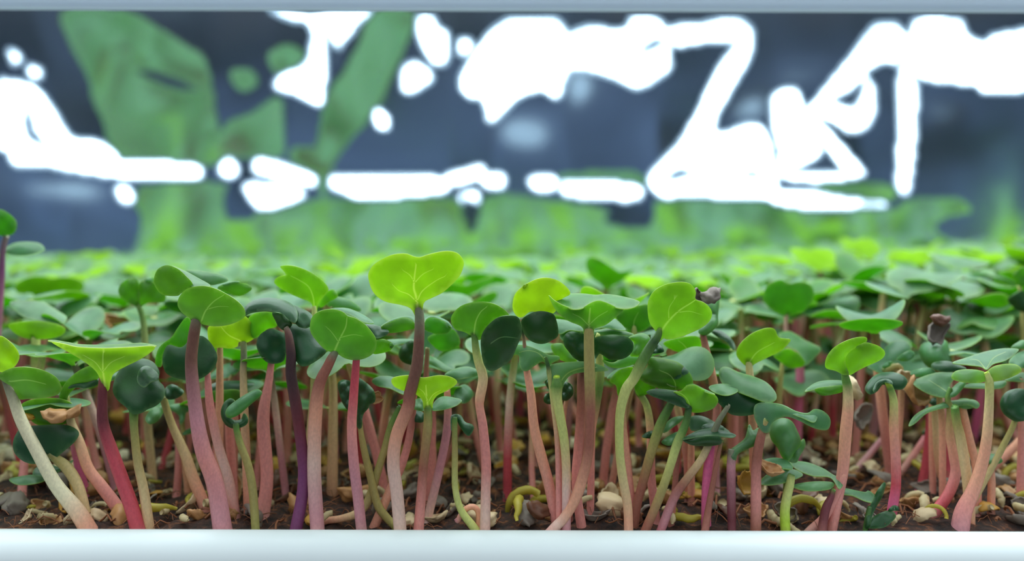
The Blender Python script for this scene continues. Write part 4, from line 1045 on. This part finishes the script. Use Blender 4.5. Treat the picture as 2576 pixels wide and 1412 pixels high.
for (lab, pts, cols, d_) in (
    ('tan stem leaning right among the right-hand stems, leaf hidden behind the yellow-green pair', [(1555,300,46),(1600,500,54),(1650,700,56),(1655,850,58),(1640,1100,60)], ['tan','slm','slm','rose'], .158),
    ('thin tan stem curving right at its foot, left of the crimson stem', [(1350,280,44),(1362,450,44),(1375,650,44),(1400,800,44),(1440,900,44)], ['olv','tan','slm','slm'], .166),
    ('crimson stem rooted in pale roots in the clearing at right', [(1320,330,54),(1318,500,60),(1295,700,60),(1265,850,62),(1240,900,62)], ['mar','crm','crm','mag'], .172),
    ('pink stem lying diagonally across the clearing at right', [(1300,500,44),(1220,610,48),(1120,740,50)], ['mag','rose','pnk'], .180),
    ('mauve stem slanting left behind the straight crimson-pink stem', [(1040,460,40),(930,580,44),(780,750,48)], ['rose','mau','pnk'], .182),
    ('salmon stem slanting in from the right edge', [(2060,440,52),(1997,510,56),(1900,620,60),(1760,760,58)], ['slm','slm','rose'], .176),
    ('short rosy brown stem at the far right foot of the big rosy stem', [(1750,700,46),(1770,850,50),(1765,1080,54)], ['brr','slm','rose'], .157)):
    sprout(lab, d_, 'H', [('H', pts)], cols, [Lf('H', [(pts[0][0]-40,pts[0][1]-10),(pts[0][0]-10,pts[0][1]-45),(pts[0][0]+40,pts[0][1]-40),(pts[0][0]+70,pts[0][1]-5),(pts[0][0]+20,pts[0][1]+15)], 'D', .8)] if d_ > .165 else [Lf('H', [(pts[0][0]-70,pts[0][1]-20),(pts[0][0]-10,pts[0][1]-60),(pts[0][0]+60,pts[0][1]-50),(pts[0][0]+90,pts[0][1]-5),(pts[0][0]+20,pts[0][1]+15)], 'L', .8)], name='leaning_seedling')
# 49
sprout('yellow-green spread leaf pair like a propeller on a thick rosy stem, right front', .1485, 'D',
  [('D', [(1850,1050,44),(1865,1110,60),(1865,1250,62)]), ('H', [(1745,180,58),(1740,300,62),(1730,500,68),(1700,700,76),(1640,900,88),(1570,1060,112),(1545,1190,124)])],
  ['lime','ygr','ygr','tan','slm','slm','rose','mau','mau'],
  [Lf('D', [(1578,1082),(1600,1030),(1680,1013),(1780,1018),(1845,1042),(1850,1085),(1832,1105),(1760,1117),(1660,1112)], 'Y', .5),
   Lf('D', [(1835,1050),(1900,990),(2000,970),(2080,978),(2117,1020),(2060,1062),(1980,1092),(1900,1105),(1850,1100)], 'Y', .4),
   Lf('D', [(1583,962),(1700,920),(1820,880),(1960,853),(2070,853),(2092,870),(2000,942),(1900,972),(1850,1015),(1800,992),(1700,980)], 'L', 1.8, [('D', [(1845,1010),(1900,930),(1990,885)], 170), ('D', [(1835,1005),(1780,950),(1720,940)], 150)], dd=2)])
sprout('dark round shaded leaf at the right edge on a thin olive stalk', .156, 'H',
  [('H', [(1940,380,36),(1905,480,40),(1860,570,42),(1790,690,44)])], ['grn','olv','olv','tan'],
  [Lf('H', [(1828,270),(1850,215),(1900,180),(1997,173),(2060,250),(2040,370),(1950,402),(1880,372),(1840,330)], 'D', .2, b=.0008, th=.001)])
sprout('pale stacked leaves cut by the right edge, level with the yellow-green propeller pair', .161, 'D',
  [('D', [(2110,1100,34),(2110,1300,46)]), ('H', [(1990,500,50),(1980,900,54)])], ['grn','slm','rose','rose'],
  [Lf('D', [(2018,962),(2050,910),(2136,868),(2190,900),(2190,1000),(2070,992)], 'L', 1.1), Lf('D', [(2038,842),(2080,808),(2136,788),(2190,850),(2080,852)], 'L', .8, dd=3),
   Lf('D', [(1985,1092),(2060,1058),(2136,1038),(2190,1100),(2060,1107)], 'L', 1.5), Lf('D', [(1660,1150),(1740,1115),(1830,1120),(1990,1100),(1980,1150),(1900,1165),(1800,1160)], 'L', 1.4)])
# 52
sprout('pale translucent barrel-shaped bud topped with a brown and grey seed hull, right side', .168, 'D',
  [('D', [(1450,990,60),(1450,1200,60)]), ('H', [(1340,300,44),(1340,700,46)])], ['grn','olv','slm','rose'],
  [Lf('D', [(1342,835),(1400,802),(1520,788),(1552,850),(1572,960),(1530,1002),(1400,992),(1338,900)], 'L', .6, b=.005, th=.001)])
sprout('green two-leaved sprout in front of the barrel-shaped bud', .161, 'D',
  [('D', [(1500,1030,34),(1480,1250,44)]), ('H', [(1400,400,44),(1410,800,46)])], ['grn','olv','slm','rose'],
  [Lf('D', [(1258,1050),(1290,1020),(1400,998),(1452,1030),(1440,1052),(1340,1072)], 'L', .6), Lf('D', [(1425,1000),(1440,960),(1540,948),(1640,980),(1692,1012),(1600,1032),(1500,1028)], 'D', .8)])
# 54
sprout('rounded grey-green leaf with an orange withered tip, right of the two-lobed lime leaf', .166, 'D',
  [('D', [(1060,1020,40),(1180,1000,44),(1190,1300,48)]), ('H', [(1110,300,48),(1090,600,50)])], ['grn','olv','slm','rose'],
  [Lf('D', [(930,985),(1040,920),(1060,850),(1120,800),(1200,788),(1250,820),(1257,872),(1180,912),(1120,960),(1060,1000),(1040,1045),(960,1012)], 'L', 1.0,
      more=[('D', [(1155,935),(1200,890),(1262,863),(1292,900),(1240,947)], 'O', .3, {'do': -1.0}), ('D', [(1040,990),(1080,955),(1115,950),(1100,985),(1060,1000)], 'O', .3, {'do': -1.2})])])
# 55
sprout('soft-focus dark lime heart leaf standing above the canopy on the right', .19, 'D',
  [('D', [(300,560,30),(310,800,36)]), ('H', [(380,0,60),(370,300,66),(360,500,66)])], ['ygr','mau','mag','mau'],
  [Lf('D', [(122,480),(125,420),(170,350),(260,318),(320,352),(390,335),(470,350),(512,400),(502,480),(440,560),(380,587),(330,600),(290,600),(200,560)], 'L', -.3)])
# 56
sprout('bright green leaf with a notched right tip, right of the hull-capped bud', .157, 'X',
  [('X', [(1884,900,14),(1885,925,18),(1890,1000,20),(1895,1150,24)])], ['ygr','ygr','tan','slm','rose'],
  [Lf('X', [(1852,890),(1862,865),(1890,840),(1925,826),(1948,828),(1958,848),(1975,852),(1989,856),(1965,882),(1930,900),(1900,915),(1885,925),(1866,912)], 'G', -.25, [('X', [(1884,912),(1905,885),(1945,862)], 200)])])
# 57
sprout('leaf with pale top and yellow-green underside drooping above the dark gap at right', .178, 'D',
  [('D', [(270,980,30),(250,1200,44)]), ('H', [(230,300,50),(230,500,50)])], ['ygr','olv','rose'],
  [Lf('D', [(205,900),(250,950),(330,1000),(442,982),(430,930),(380,880),(300,850)], 'G', -.3,
      more=[('D', [(240,745),(330,720),(450,790),(565,850),(520,922),(442,982),(392,880),(300,832)], 'L', 1.0, {'do': -1.0})])])
sprout('green leaf catching light through, between the T-shaped leaf and the tilted heart', .166, 'C',
  [('C', [(1060,700,40),(1060,1000,50)]), ('G', [(900,500,50)])], ['ygr','olv','rose'],
  [Lf('C', [(915,600),(1000,540),(1100,518),(1172,520),(1192,650),(1130,712),(1060,725),(980,682)], 'L', -.3, [('C', [(1060,715),(1060,640),(1090,570)], 200)])])
sprout('dim yellow-green leaf below the tilted heart, beside the bud stem', .161, 'C',
  [('C', [(1480,860,34),(1490,1000,44)]), ('G', [(1400,500,50),(1400,900,54)])], ['ygr','olv','slm','rose'],
  [Lf('C', [(1285,810),(1400,768),(1550,758),(1575,850),(1500,892),(1380,872)], 'G', -.3, [('C', [(1480,870),(1440,820),(1400,790)], 190)]),
   Lf('C', [(1655,720),(1720,712),(1800,765),(1840,830),(1825,862),(1770,800),(1700,760)], 'D', .8)])
# 61
sprout('pale two-toned leaves in soft focus at left, yellow-green lobe below a grey-green top', .173, 'A',
  [('A', [(280,1060,60),(280,1300,66)]), ('E', [(270,300,60),(300,700,60)])], ['ygr','ygr','slm','rose'],
  [Lf('A', [(70,972),(250,945),(400,960),(502,1000),(480,1052),(380,1082),(220,1082),(120,1042)], 'G', -.2),
   Lf('A', [(78,800),(200,788),(330,800),(450,870),(518,920),(470,972),(350,952),(200,922),(110,860)], 'L', 1.6, dd=3)])
# 62
sprout('soft-focus pair of dim cup-shaped leaves with an orange fleck, left of the tipped-back leaf', .176, 'A',
  [('A', [(1060,800,44),(1110,1000,46)]), ('E', [(1060,400,56),(1100,800,60)])], ['ygr','grn','tan','slm'],
  [Lf('A', [(915,720),(930,665),(980,625),(1040,613),(1075,660),(1078,760),(1075,830),(1030,822),(950,780)], 'L', -.2),
   Lf('A', [(1080,655),(1130,635),(1200,650),(1240,700),(1282,745),(1260,800),(1150,805),(1085,830),(1075,760)], 'L', -.2,
      more=[('A', [(1110,640),(1160,605),(1195,620),(1190,650),(1140,650)], 'O', 0, {'do': -.6})])])
sprout('green leaves with a thin orange margin behind the tipped-back lime leaf', .158, 'A',
  [('A', [(1690,740,34),(1700,1000,40)]), ('E', [(1590,300,56),(1580,900,60)])], ['ygr','olv','slm','rose'],
  [Lf('A', [(1425,560),(1520,553),(1620,570),(1720,590),(1762,632),(1680,662),(1620,666),(1530,620)], 'L', .8),
   Lf('A', [(1680,690),(1760,652),(1900,658),(1944,700),(1850,752),(1760,722)], 'L', -.2, more=[('A', [(1720,662),(1800,640),(1860,645),(1800,660),(1740,675)], 'O', 0, {'do': -.5})])])
# 64
sprout('soft-focus leaf pair cut by the right edge, above the pale canopy', .192, 'D',
  [('D', [(2100,380,26),(2120,560,30)]), ('H', [(1980,200,40)])], ['ygr','olv','rose'],
  [Lf('D', [(2050,300),(2070,250),(2136,220),(2200,260),(2200,350),(2100,370)], 'L', -.2), Lf('D', [(2008,472),(2060,430),(2136,408),(2200,560),(2100,562),(2040,522)], 'D', -.2)])
# ------------------------------------------------------------------ the rest of the crop
def blade3d(A, base, az, el, size, curl, cup, width=1.0, simple=False, droop=0.0):
    """heart-shaped cotyledon starting at base, pointing along az, rising by el"""
    half = [(.05, 0), (.09, .10), (.20, .18), (.40, .24), (.58, .38), (.70, .58), (.70, .80), (.58, .98), (.38, 1.05), (.16, 1.0), (0, .90)]
    if simple: half = [(.05, 0), (.22, .18), (.55, .34), (.70, .62), (.58, .98), (.25, 1.03), (0, .90)]
    out = half + [(-x, y) for x, y in half[::-1]][1:-0 or None]
    out = [(x * width, y) for x, y in out]
    ca, sa = math.cos(az), math.sin(az)
    def fm(u, v, e_):
        n = 8; r = z = 0.0; a = el
        for k in range(n):
            a = el - curl * v * (k + .5) / n
            r += math.cos(a) * v / n; z += math.sin(a) * v / n
        z2 = z + cup * abs(u) ** 1.6 - droop * u * u
        # push sideways rise along the blade normal
        nr = -math.sin(a) * (z2 - z); nzv = math.cos(a) * (z2 - z)
        R_ = (r + nr) * size; Z_ = (z + nzv) * size
        return base + Vector((ca * R_ - sa * u * size, sa * R_ + ca * u * size, Z_))
    if not simple:
        patch_mesh(out, fm, A, spacing=.15, th=.0004, sub=3)
    else:
        # a light blade: fan rows across the heart
        vs, fs = [], []
        ring = [Vector(fm(x, y, 0)) for x, y in out]
        mid = [Vector(fm(0, y, 0)) for y in (.0, .3, .6, .88)]
        c = Vector(fm(0, .5, 0)); n = len(ring)
        inn = [Vector(fm(x * .55, .5 + (y - .5) * .55, 0)) for x, y in out]
        vs = ring + inn + [c]
        for k in range(n):
            k2 = (k + 1) % n
            fs += [(k, k2, n + k2, n + k), (n + k, n + k2, 2 * n)]
        A.add(vs, fs, None, [.12] * n + [0] * n + [0], [1.0] * (2 * n + 1))

def variant(rng, simple=False):
    """one sprout 36 mm tall at its own origin: (stem mesh, [leaf meshes])"""
    H = .036
    lean = rng.uniform(-.006, .006); lean2 = rng.uniform(-.006, .006); b1 = rng.uniform(-.003, .003)
    pts = []
    n = 6 if not simple else 4
    for k in range(n + 1):
        t = k / n
        pts.append(Vector((lean * t + b1 * math.sin(t * 3.1), lean2 * t * t + b1 * .6 * math.sin(t * 4), -.002 + (H + .002) * t)))
    r0 = rng.uniform(.0019, .0025) / 2
    rad = [r0 * (1.0 - .22 * k / n) for k in range(n + 1)]
    lo = rng.choice(['rose', 'rose', 'pnk', 'mau', 'crm', 'slm', 'rose', 'mag']); mi = rng.choice(['rose', 'slm', 'brr', 'pnk', 'tan']); hi = rng.choice(['olv', 'ygr', 'grn', 'brr', 'grg'])
    cc = [np.array(pal(x)) for x in (lo, lo, mi, hi)]
    col = []
    for k in range(n + 1):
        x = k / n * 3; i = min(int(x), 2); col.append(tuple(cc[i] * (1 - x + i) + cc[i + 1] * (x - i)))
    v, f, c = tube(pts, rad, 8 if not simple else 4, col)
    az = rng.uniform(0, math.pi)
    leaves = []
    for s in range(2):
        A = Acc()
        el = rng.uniform(.05, .75) if rng.random() < .75 else rng.uniform(.8, 1.2)
        blade3d(A, pts[-1] - Vector((0, 0, .0006)), az + s * math.pi + rng.uniform(-.35, .35), el, rng.uniform(.0092, .0132), rng.uniform(.1, 1.3), rng.uniform(-.35, .6), rng.uniform(.85, 1.1), simple)
        leaves.append(A)
    return (v, f, c), leaves

VR = random.Random(21)
VARS = []
for k in range(14):
    st, lv = variant(VR)
    VARS.append((make_mesh('stem', st[0], st[1], True, st[2]), [a.mesh('leaf') for a in lv], VR.choice(['L', 'L', 'L', 'L', 'L', 'G'])))
for st, lv, mt in VARS:
    st.materials.append(M['stem'])
    for a in lv: a.materials.append(M[mt])

FR = random.Random(99)
spots = []
def ok_spot(x, y, r):
    for (a, b) in spots:
        if (a - x) ** 2 + (b - y) ** 2 < r * r: return False
    return True
tries = 0
while tries < 22000:
    tries += 1
    y = FR.uniform(.163, .424); x = FR.uniform(-.335, .335)
    px = 1288 + x / y * F
    if y < .200 and px > 1880 and FR.random() < .96: continue
    if y < .176 and FR.random() < .35: continue
    if 1890 < px < 2090 and y < .205: continue
    if ok_spot(x, y, .0090 if y > .20 else .0115): spots.append((x, y))
spots = [(x, y, 1.0) for x, y in spots]
short = []
tries = 0
while tries < 900:
    tries += 1
    y = FR.uniform(.160, .26); x = FR.uniform(-.17, .17); px = 1288 + x / y * F
    if px > 1850 and y < .193: continue
    if px < 1850 and FR.random() < .62: continue
    if px > 2700 or px < -100: continue
    if all((a - x) ** 2 + (b - y) ** 2 < 1 and (a - x) ** 2 + (b - y) ** 2 > .0105 ** 2 for a, b, _ in short) and all((a - x) ** 2 + (b - y) ** 2 > .0045 ** 2 for a, b, _ in spots):
        short.append((x, y, FR.uniform(.50, .80)))
spots += short
spots.sort(key=lambda s: s[1])
vis = [s for s in spots if -120 < 1288 + s[0] / s[1] * F < 2700]
NIND = 300 - COUNT[0]
near = vis[:NIND]; nearset = set(near)
far = [s for s in spots if s not in nearset]
print('SPOTS', len(spots), 'traced', COUNT[0], 'near', len(near), 'far', len(far), near[-1])

def canopy_height(x, y):
    """height of the leaf tops above the soil"""
    base = .0345 - .003 * max(0, min(1, (y - .25) / .15))
    px = 1288 + x / y * F
    base += max(0, (px - 1700) / 900) * .0065 * min(1, max(0, (y - .17) / .06))
    base += .002 * noise.noise((x * 22, y * 22, 5))
    return base
def zone(px, y):
    side = 'left' if px < 620 else ('left of centre' if px < 1288 else ('right of centre' if px < 1900 else 'right'))
    return side
ZL = {'left': 'soft-focus radish sprout in the crowded canopy behind the funnel leaf at left',
      'left of centre': 'soft-focus radish sprout in the crowded canopy behind the tallest heart leaf',
      'right of centre': 'soft-focus radish sprout in the crowded canopy behind the T-shaped leaf',
      'right': 'soft-focus radish sprout in the crowded canopy behind the clearing at right'}
for i, (x, y, hf) in enumerate(near):
    st, lv, mt = VARS[FR.randrange(len(VARS))]
    root = empty('radish_sprout', (x, y, SOIL + soil_h(x, y) - x * .0028 - .0002))
    px = 1288 + x / y * F
    zn = zone(px, y)
    tag(root, ZL[zn], 'sprout', 'canopy sprouts, ' + zn)
    s = canopy_height(x, y) * FR.uniform(.84, 1.08) / .036
    if y < .185: s *= FR.uniform(.85, 1.0)
    wd = s if hf == 1 else s * .85
    root.scale = (wd, wd, s * hf)
    root.rotation_euler = (FR.uniform(-.2, .16), FR.uniform(-.18, .18), FR.uniform(0, 6.283))
    o = bpy.data.objects.new('stem', st); COL.objects.link(o); o.parent = root
    for a in lv:
        o = bpy.data.objects.new('leaf', a); COL.objects.link(o); o.parent = root

# beyond the three hundred nearest: the countless far ones, as one mass
SV = []
for k in range(10):
    st, lv = variant(VR, True); SV.append((st, lv))
FS, FL = Acc(), Acc()
for (x, y, hf) in far:
    st, lv = SV[FR.randrange(len(SV))]
    s = canopy_height(x, y) * FR.uniform(.86, 1.08) / .036
    mtx = Matrix.Translation((x, y, SOIL)) @ Matrix.Rotation(FR.uniform(0, 6.283), 4, 'Z') @ Matrix.Scale(s, 4)
    FS.add([mtx @ v for v in st[0]], st[1], st[2])
    for a in lv:
        FL.add([mtx @ Vector(v) for v in a.v], a.f, None, a.e)
ns = len(FS.v)
me = make_mesh('distant_sprouts', FS.v + FL.v, FS.f + [tuple(i + ns for i in f) for f in FL.f], True, FS.c + [(.1, .3, .05)] * len(FL.v), [0] * ns + FL.e, [0] * ns + FL.u)
me.materials.append(M['stem']); me.materials.append(M['L'])
me.polygons.foreach_set('material_index', [0] * len(FS.f) + [1] * len(FL.f))
o = link('distant_sprouts', me)
tag(o, 'blurred mass of far radish sprouts filling the back of the tray before the silver sheet', 'sprouts', kind='stuff')

# ------------------------------------------------------------------ seed hulls and sprouting seeds on the soil
def hull_mesh(rng, kind):
    bm = bmesh.new()
    bmesh.ops.create_icosphere(bm, subdivisions=3, radius=1)
    if kind == 'shell':
        geom = bm.verts[:] + bm.edges[:] + bm.faces[:]
        bmesh.ops.bisect_plane(bm, geom=geom, plane_co=(0, 0, -.1), plane_no=(.25, 0, 1), clear_outer=True)
    o1, o2 = rng.uniform(0, 9), rng.uniform(0, 9)
    for v in bm.verts:
        n_ = noise.noise(v.co * 1.6 + Vector((o1, o2, 0))); n2 = noise.noise(v.co * 5 + Vector((o2, o1, 0)))
        n3 = noise.noise(v.co * 11 + Vector((o2, o1, 4)))
        v.co *= 1 + .42 * n_ + .16 * n2 + .06 * n3
        v.co = Vector((v.co.x * 1.0, v.co.y * .66, v.co.z * .5))
        v.co.z += .26 * v.co.x * v.co.x + .1 * v.co.y
    if kind == 'shell':
        bmesh.ops.solidify(bm, geom=bm.faces[:], thickness=.10)
    me = bpy.data.meshes.new('seed_hull'); bm.to_mesh(me); bm.free()
    me.polygons.foreach_set('use_smooth', [True] * len(me.polygons))
    return me
HR = random.Random(5)
HM = {}
for mn in ('hull_tan', 'hull_brown', 'hull_grey', 'hull_cream', 'hull_ochre'):
    for kind in ('shell', 'whole'):
        L_ = []
        for _ in range(3):
            m_ = hull_mesh(HR, kind); m_.materials.append(M[mn]); L_.append(m_)
        HM[mn, kind] = L_
WORD = {'hull_tan': 'tan', 'hull_brown': 'brown', 'hull_grey': 'grey', 'hull_cream': 'cream', 'hull_ochre': 'ochre'}
def put_hull(p, size, mn, kind, rot, label, group=None):
    o = bpy.data.objects.new('seed_hull', HR.choice(HM[mn, kind])); COL.objects.link(o)
    o.location = p; o.scale = (size, size, size); o.rotation_euler = rot
    tag(o, label, 'seed hull', group)
    return o
# the ones caught on leaves and at the rim
def hp(cr, x, y, d): q_ = cv(cr, [(x, y)])[0]; return W(q_[0], q_[1], d)
put_hull(hp('E', 412, 366, .1495), .0024, 'hull_tan', 'whole', (0, .1, 0), 'larger brown seed hull resting on the dark leaf at far left')
put_hull(hp('E', 510, 345, .1505), .0019, 'hull_tan', 'whole', (0, -.3, .5), 'smaller brown seed hull tucked behind the larger one on the dark leaf at far left')
put_hull(hp('E', 205, 372, .1500), .0011, 'hull_ochre', 'whole', (0, .5, .5), 'tiny ochre seed piece on the dark leaf at far left, by the cream stem')
put_hull(hp('F', 872, 232, .1525), .0019, 'hull_tan', 'shell', (1.2, .4, .5), 'tan hull stuck to the right side of the dark hood-like leaf pair')
put_hull(hp('C', 1650, 452, .1545), .0023, 'hull_grey', 'whole', (.4, -.3, .2), 'dark grey hull capping the unopened bud, its right half')
put_hull(hp('C', 1566, 452, .1545), .0019, 'hull_grey', 'shell', (1.0, .8, .2), 'dark grey split hull on the unopened bud, its left half')
put_hull(hp('D', 1482, 632, .1655), .0021, 'hull_brown', 'whole', (.2, .2, 0), 'reddish brown upper hull piece on the barrel-shaped bud')
put_hull(hp('D', 1478, 720, .1655), .0030, 'hull_grey', 'shell', (1.4, -.95, .1), 'grey oblong hull piece slanting on the barrel-shaped bud')
put_hull(hp('G', 300, 1045, .1495), .0026, 'hull_brown', 'whole', (0, .4, .3), 'glossy brown sprouting seed at the rim, left of the salmon-red stem foot')
put_hull(hp('G', 1800, 850, .153), .0026, 'hull_ochre', 'shell', (1.2, 1.0, .3), 'upright yellow-brown hull beside the short torn-leaf sprout')
put_hull(hp('H', 165, 730, .1475), .0027, 'hull_tan', 'shell', (.3, .2, .1), 'tan hull shell lying on the low pale leaves, lower right')
put_hull(hp('D', 1330, 1200, .160), .0036, 'hull_tan', 'shell', (1.1, .6, .4), 'large tan papery hull hanging under the satin leaf pair')
put_hull(hp('D', 1230, 1110, .163), .0032, 'hull_cream', 'shell', (1.3, .5, .2), 'pale papery hull above the large tan one, between two right-hand stems')
put_hull(hp('D', 830, 1150, .158), .0036, 'hull_cream', 'shell', (1.2, .1, 1.2), 'cream hull behind the tall right-hand stem, at leaf height')
put_hull(hp('D', 900, 1370, .175), .0034, 'hull_grey', 'shell', (1.1, -.5, .6), 'grey and tan hull right of the tall right-hand stem, half way up')
put_hull(hp('A', 930, 965, .20), .0036, 'hull_tan', 'shell', (1.1, .1, .2), 'blurred tan hull in the canopy at left, under a pale leaf')
put_hull(hp('B', 1450, 565, .19), .0042, 'hull_cream', 'shell', (.9, .2, .2), 'blurred pinkish hull in the canopy right of the tallest heart leaf')
hulls = []
k = 0
while k < 280:
    d = .1515 + (HR.random() ** 1.5) * .085
    px = HR.uniform(-40, 2616)
    x = (px - 1288) / F * d
    if any((a - x) ** 2 + (b - d) ** 2 < 0.0034 ** 2 for a, b in hulls): continue
    hulls.append((x, d)); k += 1
for k, (x, d) in enumerate(hulls):
    px = 1288 + x / d * F
    mn = HR.choice(['hull_tan', 'hull_brown', 'hull_grey', 'hull_grey', 'hull_cream', 'hull_cream', 'hull_ochre', 'hull_tan'])
    kind = HR.choice(['shell', 'shell', 'shell', 'whole'])
    sz = HR.uniform(.0019, .0036)
    zone_ = 'among stems in the left half' if px < 1288 else ('among stems right of centre' if px < 1880 else 'in the clearing at right')
    kd = 'cracked empty' if kind == 'shell' else 'whole wrinkled'
    put_hull(Vector((x, d, SOIL + soil_h(x, d) + sz * .45)), sz, mn, kind, (HR.uniform(-.9, .9) + (math.pi if HR.random() < .4 else 0), HR.uniform(-.7, .7), HR.uniform(0, 6.28)),
             '%s %s seed hull on the soil %s' % (kd, WORD[mn], zone_), '%s %s hulls %s' % (kd, WORD[mn], zone_))

# behind the hulls one can tell apart, the countless litter of hulls between the farther stems
LA = Acc(); LR = random.Random(8)
src = [m_ for v_ in HM.values() for m_ in v_]
geo = [([v.co.copy() for v in m_.vertices], [tuple(f.vertices) for f in m_.polygons]) for m_ in src[::4]]
lc = [s2l(c_) for c_ in ((196, 150, 96), (214, 190, 146), (206, 158, 60), (120, 104, 90), (150, 96, 60), (222, 208, 176), (176, 168, 70))]
for k in range(520):
    d = LR.uniform(.178, .285); px = LR.uniform(-60, 2640); x = (px - 1288) / F * d; s = LR.uniform(.0018, .0034)
    mt_ = Matrix.Translation((x, d, SOIL + s * .4)) @ Matrix.Rotation(LR.uniform(0, 6.3), 4, 'Z') @ Matrix.Rotation(LR.uniform(-1, 1), 4, 'X') @ Matrix.Scale(s, 4)
    vs_, fs_ = LR.choice(geo); c_ = LR.choice(lc)
    LA.add([mt_ @ v for v in vs_], fs_, [c_] * len(vs_))
o = link('hull_litter', LA.mesh('hull_litter'), None, M['litter'])
tag(o, 'blurred litter of tan and cream seed hulls on the soil between the farther stems', 'seed hulls', kind='stuff')

# curled pale roots and sprouting seeds
def curl_mesh(rng, yellow):
    R = rng.uniform(.0011, .0020); turn = rng.uniform(1.5, 4.6) if yellow else rng.uniform(.6, 2.6)
    pts = []; n = 14
    for k in range(n):
        t = k / (n - 1); a = turn * t
        rr = R * (1 + .6 * (1 - t))
        pts.append(Vector((rr * math.cos(a), rng.uniform(-.0001, .0001) + .0006 * t, rr * math.sin(a))))
    w = rng.uniform(.0003, .00055)
    rad = [w * (.35 + .65 * min(1, 4 * k / n)) * (1.0 if k < n - 3 else .9) for k in range(n)]
    v, f, c = tube(pts, rad, 8)
    me = make_mesh('root', v, f)
    me.materials.append(M['root_y' if yellow else 'root'])
    return me
CM = [curl_mesh(HR, True) for _ in range(4)]; RM = [curl_mesh(HR, False) for _ in range(5)]
k = 0
while k < 170:
    d = .1515 + (HR.random() ** 1.4) * .075
    px = HR.uniform(-20, 2600)
    x = (px - 1288) / F * d
    yel = HR.random() < .28
    zone_ = 'in the left half of the tray' if px < 1288 else ('right of centre' if px < 1880 else 'in the clearing at the right')
    me = HR.choice(CM if yel else RM)
    o = bpy.data.objects.new('curled_root' if yel else 'bare_root', me); COL.objects.link(o)
    up_ = HR.random() < .5
    o.location = (x, d, SOIL + soil_h(x, d) + (.0008 if not up_ else .0006))
    s = HR.uniform(1.0, 1.9); o.scale = (s, s, s)
    o.rotation_euler = (HR.uniform(-.3, .3) + (0 if up_ else 1.4), HR.uniform(-.4, .4), HR.uniform(0, 6.28))
    if yel: tag(o, 'hooked yellow sprouting root on the soil ' + zone_, 'root', 'hooked yellow roots ' + zone_)
    else: tag(o, 'pale bare root lying bent on the soil ' + zone_, 'root', 'pale bare roots ' + zone_)
    k += 1
